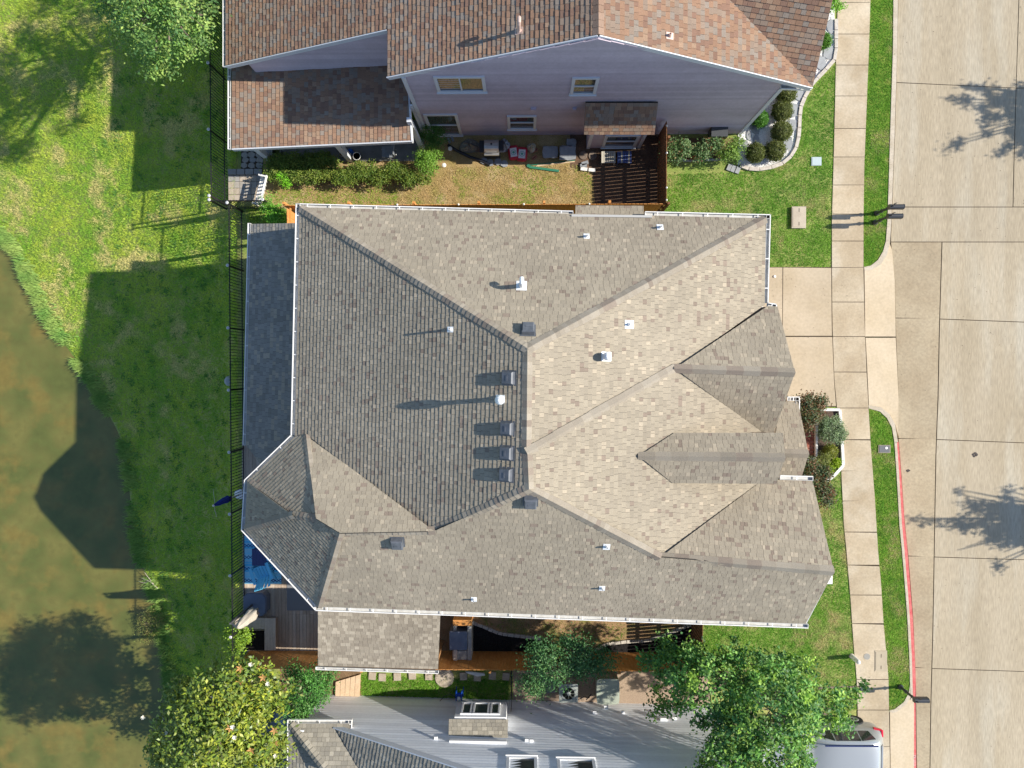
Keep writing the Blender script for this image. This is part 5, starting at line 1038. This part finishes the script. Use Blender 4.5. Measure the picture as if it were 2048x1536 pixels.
def cover(u0, v0, u1, v1, h, m, label, name='utility_cover', lid=None, slots=()):
    a, b = P(u0, v0, h), P(u1, v1, h); c = (a + b) / 2; t = thing(name, (c.x, c.y, 0), label, 'utility cover'); dx, dy = abs(b.x - a.x), abs(a.y - b.y)
    MB().box((c.x, c.y, h / 2 - .03), (dx, dy, h + .06)).build('frame', m, t); MB().box((c.x, c.y, h + .004), (dx * .86, dy * .88, .012)).build('lid', lid or m, t)
    for sx, sy in slots: MB().box((c.x + dx * sx, c.y + dy * sy, h + .011), (.02, .14, .006)).build('lift_slot', M_joint, t)
    return t
cover(1584, 413, 1612, 456, .12, mat('tan_utility_concrete', (.46, .40, .31), (.40, .34, .26), 4, rough=.9, grain=.1), 'tan concrete utility box in the upper front lawn', slots=((0, .33), (0, -.3)))
cover(1623, 314, 1643, 331, .04, mat('pale_blue_plastic_lid', (.38, .46, .47), rough=.6), 'pale blue utility lid in the lawn beside the gravel bed')
t = cover(1757, 890, 1781, 906, .035, mat('tan_meter_rim', (.30, .26, .19), rough=.9), 'dark grey water meter lid in the lower grass strip', lid=mat('dark_meter_lid', (.10, .105, .115), rough=.6)); c = P(1773, 896, .05); MB().lathe((c.x, c.y, .045), [(.05, 0), (.05, .012), (.03, .012)], 12).build('reader_ring', M_white, t)
cover(1750, 1301, 1774, 1343, .042, mat('sidewalk_box_lid', (.42, .355, .255), (.38, .32, .23), 3, rough=.9), 'rectangular tan lid set in the lower sidewalk', slots=((0, .25), (0, -.3)))
c = P(1734, 1313, .03); t = thing('manhole_cover', (c.x, c.y, .03), 'small round grey cover in the lower sidewalk', 'manhole cover'); MB().lathe((c.x, c.y, .02), [(.135, 0), (.135, .018), (.12, .02)], 20).build('rim', M_curb, t); MB().lathe((c.x, c.y, .03), [(.12, 0), (.12, .012)], 20).build('lid', mat('grey_lid', (.28, .27, .24), rough=.9), t)
c = P(1703, 1312); t = thing('bollard', (c.x, c.y, 0), 'short white post at the edge of the lower sidewalk', 'post'); MB().lathe((c.x, c.y, 0), [(.085, -.02), (.085, .58), (.07, .64), (.03, .67), (.002, .675)], 16).build('shaft', M_white, t); MB().lathe((c.x, c.y, 0), [(.105, -.01), (.105, .03), (.088, .05)], 16).build('collar', M_curb, t)
c = P(1549, 553, .03); MB().lathe((c.x, c.y, .03), [(.055, 0), (.05, .03), (.02, .045)], 12).build('cleanout_cap', M_white, label='small white round cap on the driveway', cat='cap')
M_tar = mat('dark_road_stain', (.06, .05, .045), rough=.8)
for u, v, r, lab in ((1950, 909, .11, 'dark oil spot on the road beside a pale smear'), (1816, 941, .07, 'dark clump of dry leaves on the road near the red kerb')):
    c = P(u, v, RZ); m = MB()
    for q_ in range(6): an = q_ * 1.05; p = (c.x + math.cos(an) * r * random.uniform(.2, 1), c.y + math.sin(an) * r * random.uniform(.2, .7)); m.lathe((p[0], p[1], RZ + .002), [(r * .45, 0), (r * .4, .006 + .002 * q_)], 8)
    m.build('road_spot', M_tar, label=lab, cat='spot')
# ------------------------------------------------------------------ PARKED CAR (SUV, rear towards the sidewalk)
def car():
    T_ = P(1764, 1500, .9); L = 4.5; Wd = 1.85; yc = P(1700, 1450, .8).y - Wd / 2; xr = T_.x
    t = thing('parked_car', (xr - L / 2, yc, .03), 'silver suv parked under the tree with its red tail lights to the sidewalk', 'car')
    paint = mat('silver_car_paint', (.37, .385, .39), rough=.3, metal=.35, spec=.6, coat=.8); dark = mat('car_dark_glass', (.02, .022, .025), rough=.05, spec=.8); tyre = mat('tyre_rubber', (.02, .02, .02), rough=.9); red = mat('tail_lamp_red', (.55, .01, .03), rough=.15, spec=.7); grey = mat('black_trim', (.03, .03, .03), rough=.5)
    Z0 = .03
    # cross-sections along the length: (x from rear, half width low, half width shoulder, z sill, z shoulder, half width roof, z roof)
    sec = [(0.0, .66, .70, .45, .98, .50, 1.02), (.06, .80, .84, .34, 1.02, .58, 1.10), (.18, .88, .91, .30, 1.04, .64, 1.34), (.42, .915, .93, .28, 1.05, .66, 1.60), (.8, .92, .925, .27, 1.04, .665, 1.67), (1.7, .92, .92, .26, 1.02, .67, 1.70), (2.4, .92, .92, .26, 1.0, .66, 1.66), (2.9, .92, .915, .27, .99, .62, 1.45), (3.35, .92, .90, .28, .98, .62, 1.05), (3.9, .90, .87, .30, .92, .58, .98), (4.3, .82, .78, .33, .84, .5, .89), (4.5, .66, .62, .40, .70, .4, .74)]
    rings = []
    for x, a, b, zs, zh, c, zr in sec:
        half = [(a * .97, zs), (a, zs + .18), (a * 1.005, zs + .38), (b, zh - .08), (b * .985, zh), (b * .45 + c * .55, zh * .42 + zr * .58), (c, zr - .03), (c * .8, zr), (0, zr + .015)]
        ring = [(y, z) for y, z in half] + [(-y, z) for y, z in half[-2::-1]]; rings.append([V((xr - x, yc + y, Z0 + z)) for y, z in ring])
    vs = [p for r in rings for p in r]; k = len(rings[0]); fs = []
    for i in range(len(rings) - 1):
        for j in range(k - 1): fs.append([i * k + j, i * k + j + 1, (i + 1) * k + j + 1, (i + 1) * k + j])
        fs.append([i * k + k - 1, i * k, (i + 1) * k, (i + 1) * k + k - 1])
    fs.append(list(range(k))[::-1]); fs.append([(len(rings) - 1) * k + j for j in range(k)])
    b = MB().add(vs, fs).build('body', paint, t, smooth=True); sb = b.modifiers.new('smooth', 'SUBSURF'); sb.levels = sb.render_levels = 2
    for s in (1, -1):
        for xs, xe, n in ((.52, 1.05, 'quarter_window'), (1.10, 2.0, 'side_window'), (2.06, 2.85, 'side_window')):
            def sp(x, q):   # a point on the cabin side
                i = max(j for j in range(len(sec) - 1) if sec[j][0] <= x); f = (x - sec[i][0]) / (sec[i + 1][0] - sec[i][0]); m = [sec[i][w] + (sec[i + 1][w] - sec[i][w]) * f for w in range(7)]
                y = m[2] * .985 + (m[5] - m[2] * .985) * q; z = m[4] + (m[6] - m[4]) * q; return V((xr - x, yc + s * (y + .012), Z0 + z + .012))
            lo, hi = .14, .80; g = [sp(xs + (.14 if n == 'quarter_window' else 0), lo), sp(xe, lo), sp(xe, hi if xe < 2.8 else .5), sp(xs + .0, hi if n != 'quarter_window' else .72)]
            o_ = V((0, -s * .03, -.01)); MB().add(g + [p + o_ for p in g], [[0, 1, 2, 3], [7, 6, 5, 4], [0, 4, 5, 1], [1, 5, 6, 2], [2, 6, 7, 3], [3, 7, 4, 0]]).build(n, dark, t)
        MB().bar(V((xr - .55, yc + s * .60, Z0 + 1.715)), V((xr - 2.5, yc + s * .60, Z0 + 1.725)), .045, .04).build('roof_rail', mat('blue_black_rail', (.02, .03, .10), rough=.3), t)
        lm = MB(); lm.bar(V((xr - .40, yc + s * .925, Z0 + 1.0)), V((xr - .10, yc + s * .86, Z0 + 1.02)), .06, .12); lm.bar(V((xr - .10, yc + s * .86, Z0 + 1.02)), V((xr - .16, yc + s * .66, Z0 + 1.16)), .07, .12); lm.build('tail_light', red, t)
        for xw in (.85, 3.6):
            wh_ = MB().lathe((xr - xw, yc + s * .90, Z0 + .35), [(.2, -.11), (.33, -.1), (.35, -.05), (.35, .02), (.33, .06), (.2, .06)], 24, axis=(0, s, 0)).build('tyre', tyre, t); MB().lathe((xr - xw, yc + s * .955, Z0 + .35), [(.2, 0), (.17, .015), (.05, .0), (.03, .02)], 12, axis=(0, s, 0)).build('rim', paint, wh_)
        MB().box((xr - 2.75, yc + s * 1.0, Z0 + 1.05), (.12, .2, .13)).build('mirror', paint, t); MB().box((xr - 1.2, yc + s * .945, Z0 + .93), (.2, .03, .035)).build('door_handle', paint, t)
    MB().bar(V((xr - .30, yc - .5, Z0 + 1.50)), V((xr - .30, yc + .5, Z0 + 1.50)), .05, .03).build('rear_spoiler', paint, t); MB().box((xr + .01, yc, Z0 + .55), (.06, 1.3, .2)).build('bumper_trim', grey, t); MB().box((xr + .012, yc - .05, Z0 + .85), (.05, .5, .12)).build('plate_recess', grey, t)
    MB().add([V((xr - .12, yc + y, Z0 + z)) + V((x2, 0, 0)) for x2, y, z in ((.03, -.55, 1.14), (.03, .55, 1.14), (-.16, .5, 1.47), (-.16, -.5, 1.47))], [[0, 1, 2, 3]]).build('rear_window', dark, t); MB().box((xr - .5, yc - .45, Z0 + 1.685), (.16, .05, .05)).build('antenna', grey, t)
car()
# ------------------------------------------------------------------ SIDE YARD CLUTTER OF THE MAUVE HOUSE
M_steel = mat('stainless_steel', (.52, .51, .48), (.44, .43, .41), 4, rough=.3, metal=.7); M_blk = mat('black_enamel', (.02, .022, .03), rough=.4)
c = P(983, 292, .9); t = thing('gas_grill', (c.x, c.y, 0), 'stainless steel gas grill standing below the mauve wall', 'grill')
MB().box((c.x, c.y, .42), (.62, .45, .78)).build('cabinet', M_blk, t); n = 8; pr = [(.24 * math.cos(a), .85 + .24 * math.sin(a)) for a in np.linspace(0, math.pi, n)]
vs = [V((c.x - .27, c.y + y, z)) for y, z in pr] + [V((c.x + .27, c.y + y, z)) for y, z in pr]; MB().add(vs, [list(range(n)), list(range(2 * n - 1, n - 1, -1))] + [[i + n, (i + 1) % n + n, (i + 1) % n, i] for i in range(n)]).build('hood', M_steel, t)
for s in (-1, 1): MB().box((c.x + s * .37, c.y, .83), (.18, .45, .03)).build('side_shelf', M_blk, t)
MB().box((c.x, c.y - .27, .80), (.56, .12, .06)).build('control_panel', M_steel, t); MB().bar((c.x - .2, c.y - .25, .98), (c.x + .2, c.y - .25, .98), .025, .025).build('handle', M_steel, t); MB().lathe((c.x, c.y + .02, 1.09), [(.04, 0), (.04, .01), (.03, .012)], 10).build('thermometer', M_blk, t)
def heap(u, v, rx, ry, h, m, label, name, cat):
    c = P(u, v, h * .4); m_ = MB(); nu, nv = 14, 7; vs = []; fs = []
    for i in range(nv + 1):
        for j in range(nu):
            a = 2 * math.pi * j / nu; q_ = i / nv * math.pi / 2; k = 1 + .28 * math.sin(a * 3 + i * 1.3) * math.cos(i + u); vs.append(V((c.x + rx * math.cos(a) * math.cos(q_) * k, c.y + ry * math.sin(a) * math.cos(q_) * k, .01 + h * math.sin(q_) * (1 + .2 * math.sin(a * 4 + u)))))
    for i in range(nv):
        for j in range(nu): j2 = (j + 1) % nu; fs.append([i * nu + j, i * nu + j2, (i + 1) * nu + j2, (i + 1) * nu + j])
    return m_.add(vs, fs).build(name, m, label=label, cat=cat)
heap(940, 292, .42, .26, .3, mat('grey_netting', (.22, .22, .19), (.15, .15, .13), 14, rough=.9, grain=.3, gscale=40), 'crumpled grey netting left of the gas grill', 'netting_heap', 'netting'); heap(1010, 290, .18, .24, .35, mat('clear_plastic_sheet', (.36, .40, .45), (.24, .28, .33), 10, rough=.25, spec=.7), 'crumpled clear plastic right of the gas grill', 'plastic_sheet', 'plastic')
heap(1063, 295, .17, .18, .32, mat('cream_sack', (.48, .45, .34), (.40, .37, .28), 8, rough=.8), 'cream cloth sack right of the red soil bags', 'sack', 'bag')
def soilbag(u, v, rz, label):
    c = P(u, v, .12); t = thing('soil_bag', (c.x, c.y, .01), label, 'bag', 'red and white soil bags'); R = Matrix.Rotation(rz, 3, 'Z'); n = 8; vs = []; B = V((c.x, c.y, .01))
    for zz, k in ((0, .9), (.07, 1.0), (.13, .92), (.165, .7)):
        for j in range(16): a = 2 * math.pi * j / 16; x = math.copysign(abs(math.cos(a)) ** .4, math.cos(a)) * .21 * k; y = math.copysign(abs(math.sin(a)) ** .4, math.sin(a)) * .29 * k; vs.append(B + R @ V((x, y, zz)))
    fs = [[i * 16 + j, i * 16 + (j + 1) % 16, (i + 1) * 16 + (j + 1) % 16, (i + 1) * 16 + j] for i in range(3) for j in range(16)] + [[48 + j for j in range(16)]]
    MB().add(vs, fs).build('sack', mat('red_bag_plastic', (.45, .025, .05), rough=.4), t); p = MB(); p.add([B + R @ V(q) for q in ((-.13, -.18, .172), (.13, -.18, .172), (.13, .16, .172), (-.13, .16, .172))], [[0, 1, 2, 3]]); p.build('white_print', mat('white_bag_print', (.70, .70, .68), rough=.5), t)
    for r0, r1, m in ((.085, .105, mat('teal_print', (.10, .34, .38), rough=.5)), (0, .05, mat('green_print', (.12, .38, .28), rough=.5))):
        g = MB(); g.add([B + R @ V((rr * math.cos(2 * math.pi * j / 18), rr * math.sin(2 * math.pi * j / 18) - .01, .175)) for rr in (r0, r1) for j in range(18)], [[j, (j + 1) % 18, 18 + (j + 1) % 18, 18 + j] for j in range(18)]); g.build('ring_print', m, t)
soilbag(1027, 305, .15, 'left red and white soil bag beside the grill'); soilbag(1044, 308, -.08, 'right red and white soil bag beside the cream sack')
def stack(u, v, n, w, d, m, label, wav=True):
    c = P(u, v, .1 * n); t = thing('paver_stack', (c.x, c.y, 0), label, 'pavers', 'stacks of grey wavy pavers')
    for k in range(n):
        pts = []
        for j in range(20): a = 2 * math.pi * j / 20; r = 1 / max(abs(math.cos(a)) / (w / 2), abs(math.sin(a)) / (d / 2)); r *= 1 + .07 * math.sin(a * 6 + k); pts.append((c.x + r * math.cos(a) + random.uniform(-.01, .01), c.y + r * math.sin(a) - .03 * k, 0))
        MB().prism(pts, .075 * k, .075 * k + .07).build('paver', m, t)
M_gp = mat('grey_wavy_paver', (.27, .29, .31), (.22, .235, .25), 6, rough=.9, grain=.12); stack(1101, 300, 3, .58, .44, M_gp, 'low stack of grey wavy pavers left of the taller stack'); stack(1136, 298, 5, .6, .52, M_gp, 'tall stack of grey wavy pavers left of the bump-out'); stack(1143, 283, 2, .36, .3, M_gp, 'small slatted stack of grey pavers at the mauve wall')
t = thing('loose_flagstones', P(990, 322), 'row of loose grey flagstones in front of the gas grill', 'stepping stones')
for u, v in ((968, 322), (981, 326), (996, 324), (1009, 328)): c = P(u, v); MB().prism([(c.x + math.cos(a) * .15 * random.uniform(.8, 1.1), c.y + math.sin(a) * .14, 0) for a in np.linspace(0, 5.4, 7)], 0, .06).build('flagstone', M_gp, t)
M_grn = mat('green_plastic_edging', (.03, .17, .10), rough=.5); t = thing('garden_edging', P(1085, 338), 'green plastic edging strip lying on the dry grass', 'edging'); MB().bar(P(1058, 334, .04), P(1118, 342, .04), .09, .05).build('strip', M_grn, t); MB().bar(P(1056, 331, .04), P(1150, 321, .03), .03, .05).build('strip', M_grn, t); MB().lathe(P(1057, 332, .0), [(.07, 0), (.07, .06)], 10).build('connector', M_grn, t)
MB().prism([P(1071, 333, .02), P(1078, 328, .02), P(1149, 321.5, .02), P(1150, 324, .02)], .008, .03).build('wood_plank', M_tan, label='thin pale wooden board beside the green edging strip', cat='board')
for u, v, lab in ((1166, 311, 'left round brown stepping stone below the bump-out'), (1185, 312, 'right round brown stepping stone below the bump-out')): c = P(u, v); MB().lathe((c.x, c.y, 0), [(.165, 0), (.165, .04), (.15, .05), (.13, .05), (.128, .045)], 18).build('round_stepping_stone', mat('brown_round_stone', (.20, .155, .12), (.15, .115, .09), 8, rough=.95, grain=.2), label=lab, cat='stepping stone', group='round stepping stones')
t = thing('loose_bricks', P(1173, 332), 'few loose grey and cream blocks below the round stepping stones', 'blocks')
for u, v, m, rz in ((1170, 326, M_gp, .3), (1167, 331, M_gp, .1), (1168, 338, M_wedge, -.15), (1184, 340, M_wedge, -.1)): c = P(u, v, .08); MB().box((c.x, c.y, .05), (.26, .13, .1), rz=rz).build('block', m, t)
def crate(u, v, m, label, rows):
    c = P(u, v, .35); t = thing('slatted_crate', (c.x, c.y, 0), label, 'crate', 'slatted crates'); 
    for k in range(8): MB().box((c.x - .24 + k * .069, c.y, .33), (.05, .44, .02)).build('slat', m[k % len(m)], t)
    for s in (-1, 1): MB().box((c.x, c.y + s * .2, .30), (.52, .03, .05)).build('rail', m[0], t); [MB().box((c.x + q_ * .24, c.y + s * .2, .14), (.04, .04, .28)).build('leg', m[0], t) for q_ in (-1, 1)]
M_cs = mat('cream_slat', (.56, .52, .43), rough=.8); M_bs = mat('blue_slat', (.08, .12, .30), rough=.6); crate(1217, 314, [M_cs], 'cream slatted crate below the bump-out window', 1); crate(1249, 314, [M_bs, M_bs, M_cs, M_bs], 'blue slatted crate next to the cream one', 1)
for u, v, lab in ((1070, 301, 'upper small terracotta brick with holes'), (1069, 315, 'lower small terracotta brick with holes')):
    c = P(u, v, .05); t = thing('hollow_brick', (c.x, c.y, 0), lab, 'brick', 'hollow bricks'); d_ = V((.8, .6, 0)); nn_ = V((-.6, .8, 0)); [MB().bar(V((c.x, c.y, .05)) + nn_ * s * .04 - d_ * .1, V((c.x, c.y, .05)) + nn_ * s * .04 + d_ * .1, .015, .1).build('web', M_br[2], t) for s in (-1, 1)]; [MB().bar(V((c.x, c.y, .05)) + d_ * s - nn_ * .034, V((c.x, c.y, .05)) + d_ * s + nn_ * .034, .012, .098).build('web', M_br[2], t) for s in (-.09, -.03, .03, .09)]
for u, v, lab in ((900, 297, 'white round garden light near the dark bush'), (888, 330, 'white round garden light at the edge of the dry grass')): c = P(u, v, .25); t = thing('garden_light', (c.x, c.y, 0), lab, 'lamp', 'white garden lights'); MB().lathe((c.x, c.y, -.02), [(.012, 0), (.012, .24)], 8).build('stake', M_white, t); MB().lathe((c.x, c.y, .2), [(.06, 0), (.085, .02), (.08, .05), (.025, .07), (.02, .06)], 16).build('lamp_head', M_white, t)
MB().tube([P(u, v, .06) for u, v in ((896, 290), (915, 302), (940, 314), (965, 322), (980, 330))], .06, 8).build('drain_pipe', M_blk, label='black flexible drain pipe lying in front of the grill', cat='pipe')
t = thing('splash_blocks', P(901, 280), 'pair of grey splash blocks beside the dark bush', 'blocks'); [MB().box(P(u, v, .04), (.09, .2, .08), rz=.4).build('block', M_gp, t) for u, v in ((898, 281), (905, 278))]
# pots and chair on the mauve patio
for u, v, r, lab in ((553, 303, .16, 'large black pot under the left patio post'), (714, 313, .14, 'black pot at the hedge right of the patio post'), (685, 307, .12, 'small black pot left of the patio post')): c = P(u, v, .35); t = thing('plant_pot', (c.x, c.y, .03), lab, 'pot', 'black plant pots'); MB().lathe((c.x, c.y, .03), [(r * .7, 0), (r, .33), (r * 1.08, .34), (r * 1.08, .36), (r * .92, .36), (r * .85, .28)], 18).build('pot', M_blk, t); MB().lathe((c.x, c.y, .29), [(r * .86, 0), (r * .5, .03), (.01, .04)], 14).build('soil', M_mulch, t); MB().lathe((c.x, c.y, .39), [(r * 1.09, 0), (r * 1.09, .012), (r * .98, .012), (r * .98, 0)], 18).build('rim', M_white, t)
heap(700, 304, .13, .12, .35, mat('royal_blue_plastic', (.02, .12, .50), rough=.4), 'crumpled bright blue bag behind the patio post', 'blue_bag', 'bag')
c = P(775, 305, .4); t = thing('folding_chair', (c.x, c.y, .03), 'grey metal folding chair on the mauve patio', 'chair'); B = V((c.x, c.y, .03))
for s in (-1, 1): MB().tube([B + V((-.3, s * .22, 0)), B + V((.25, s * .22, .48)), B + V((.42, s * .22, .85))], .015, 6).build('frame', M_steel, t); MB().tube([B + V((.3, s * .2, 0)), B + V((-.2, s * .2, .45))], .014, 6).build('leg', M_steel, t)
MB().box(B + V((0, 0, .44)), (.4, .42, .03)).build('seat', M_gp, t); MB().bar(B + V((.3, -.2, .72)), B + V((.3, .2, .72)), .03, .2).build('backrest', M_gp, t)
# ------------------------------------------------------------------ SIDE YARD OF THE WHITE HOUSE
t = thing('wooden_platform', P(695, 1372), 'pale tan board platform at the left end of the white house strip', 'platform')
for k in range(5): MB().prism([P(671 + k * 10 + .4, 1364 - k * 3, .1), P(681 + k * 10 - .4, 1361 - k * 3, .1), P(680 + k * 9.6 - .4, 1396, .1), P(670 + k * 9.6 + .4, 1397, .1)], 0, .1).build('board', M_tan, t)
t = thing('stepping_slabs', P(850, 1352), 'row of pale stepping slabs along the cedar fence', 'stepping stones')
for u in (745, 765, 795, 825, 858, 927, 955, 985, 1012): c = P(u, 1352 + random.uniform(-2, 3)); MB().box((c.x, c.y, .03), (.28, .3, .06), rz=random.uniform(-.1, .1)).build('slab', M_pav[1], t)
c = P(889, 1355); MB().lathe((c.x, c.y, 0), [(.38, 0), (.38, .04), (.36, .05), (.1, .052), (.09, .04)], 24).build('round_patio_stone', M_pav[1], label='large round tan stone in the grass strip', cat='stepping stone')
MB().prism([P(u, v, .2) for u, v in ((930, 1343), (945, 1344), (968, 1347), (970, 1351), (955, 1353), (935, 1347))], .12, .2).build('white_board', M_white, label='long white board leaning at the cedar fence', cat='board')
c = P(918, 1393, .5); t = thing('hose_reel', (c.x, c.y, 0), 'blue hose reel beside the white bay window', 'hose reel'); M_bl = mat('blue_plastic', (.012, .08, .42), rough=.35); MB().lathe((c.x - .12, c.y, .42), [(.2, 0), (.2, .03), (.11, .03), (.11, .21), (.2, .21), (.2, .24)], 18, axis=(1, 0, 0)).build('drum', M_bl, t)
for s in (-.14, .14): MB().bar((c.x + s, c.y - .16, 0), (c.x + s, c.y, .44), .03, .04).build('leg', M_bl, t); MB().bar((c.x + s, c.y + .16, 0), (c.x + s, c.y, .44), .03, .04).build('leg', M_bl, t)
MB().box((c.x, c.y, .66), (.1, .12, .02)).build('label_plate', M_white, t); MB().tube([V((c.x - .1, c.y, .6))] + [P(u, v, z) for u, v, z in ((900, 1388, .6), (888, 1393, .5), (880, 1402, .3), (878, 1406, .05))], .012, 6).build('hose', M_blk, t)
M_ac = mat('grey_green_metal', (.33, .36, .34), (.29, .32, .30), 5, rough=.5)
c = P(1137, 1386, .75); t = thing('air_conditioner', (c.x, c.y, 0), 'round-grilled air conditioner condenser at the white wall', 'air conditioner'); MB().box((c.x, c.y, .38), (.68, .68, .72)).build('cabinet', M_ac, t); MB().box((c.x, c.y, .76), (.72, .72, .05)).build('top_cover', M_ac, t); MB().lathe((c.x, c.y, .786), [(.29, 0), (.29, .006), (.28, .006)], 28).build('fan_well', M_blk, t)
for k in range(5): r = .06 + k * .055; MB().lathe((c.x, c.y, .795), [(r - .008, 0), (r + .008, 0), (r + .008, .01), (r - .008, .01)], 24).build('grille_ring', M_ac, t)
for k in range(8): a = k * math.pi / 4; MB().bar((c.x + .04 * math.cos(a), c.y + .04 * math.sin(a), .803), (c.x + .29 * math.cos(a), c.y + .29 * math.sin(a), .803), .012, .01).build('grille_spoke', M_ac, t)
MB().lathe((c.x, c.y, .795), [(.075, 0), (.075, .025), (.05, .035)], 14).build('fan_hub', M_ac, t)
c = P(1216, 1383, .8); t = thing('utility_cabinet', (c.x, c.y, 0), 'pale green utility cabinet right of the air conditioner', 'cabinet'); MB().box((c.x, c.y, .38), (.80, .92, .76)).build('cabinet', mat('pale_green_metal', (.36, .40, .33), rough=.55), t)
lid = [(c.x + math.copysign(abs(math.cos(a)) ** .3, math.cos(a)) * .44, c.y + math.copysign(abs(math.sin(a)) ** .3, math.sin(a)) * .5, 0) for a in np.linspace(0, 2 * math.pi, 25)[:-1]]; MB().prism(lid, .76, .82).build('lid', MATS['pale_green_metal'], t); MB().box((c.x + .1, c.y - .47, .5), (.1, .03, .14)).build('latch', M_blk, t)
c = P(1095, 1370); MB().box((c.x, c.y, .03), (.6, .6, .06), rz=.1).build('concrete_pad', M_patio, label='square grey concrete pad under the dark green tree', cat='pad')
MB().tube([P(1160, 1397, .3), P(1168, 1394, .2), P(1178, 1396, .1), P(1183, 1388, .12), P(1172, 1400, .15)], .02, 7).build('refrigerant_line', M_blk, label='coiled dark pipe between the air conditioner and the cabinet', cat='pipe')
# patio left of the white house
sheet('blue_grey_patio', [(470, 1420), (582, 1420), (582, 1700), (470, 1700)], .03, .06, mat('blue_grey_paving', (.20, .23, .27), (.16, .18, .22), 3, rough=.9, grain=.1))
c = P(566, 1487, .4); t = thing('planter_box', (c.x, c.y, .03), 'rust-red planter box at the white house gutter', 'planter'); MB().box((c.x, c.y, .2), (.22, .55, .34), rz=.15).build('box', mat('rust_red_paint', (.22, .045, .025), rough=.7), t); MB().box((c.x, c.y, .385), (.17, .48, .03), rz=.15).build('soil', M_mulch, t)
c = P(562, 1443, .4); t = thing('patio_cushion_stack', (c.x, c.y, .03), 'pale blue cushions piled at the white house corner', 'cushions'); [MB().box((c.x + .05 * k, c.y - .1 * k, .1 + .12 * k), (.5 - .06 * k, .5, .11), rz=.3 * k).build('cushion', mat('pale_blue_cushion', (.30, .42, .55), rough=.8), t) for k in range(3)]
c = GP(459, 762); zz = float(terr(c.x, c.y)); MB().lathe((c.x, c.y, zz - .02), [(.2, 0), (.21, .05), (.12, .1), (.02, .11)], 9).build('white_rock', M_fl, label='pale rock lying against the long iron fence', cat='rock')

# specks, dry leaves and grit on the paving
n = 520; x = np.r_[rng.uniform(13.9, 19.5, 420), rng.uniform(9.6, 13.6, 100)]; y = np.r_[rng.uniform(-15, 14, 420), rng.uniform(-1, 4, 100)]; z = np.where(x > xwalk(y) + 2.35, RZ + .004, .036); ok = ((x > xwalk(y) + 2.45) | ((y > -.9) & (y < 3.6) & (x < xwalk(y) + 1.1))); x, y, z = x[ok], y[ok], z[ok]; n = len(x)
a = rng.uniform(0, 6.28, n); s_ = rng.uniform(.006, .022, n); q = np.stack([np.stack([x + np.cos(a + k * 2.1) * s_, y + np.sin(a + k * 2.1) * s_, z + .004 * k], -1) for k in range(3)], 1).reshape(-1, 3)
go = bpy.data.objects.new('paving_debris', fastmesh('paving_debris', q, 3, np.array([[.12, .085, .05]]) * rng.uniform(.4, 1.8, (n, 1)), mat('debris', attr=True, rough=.9))); COL.objects.link(go); tag(go, 'scattered specks and dry leaf bits on the paving', 'debris', kind='stuff')
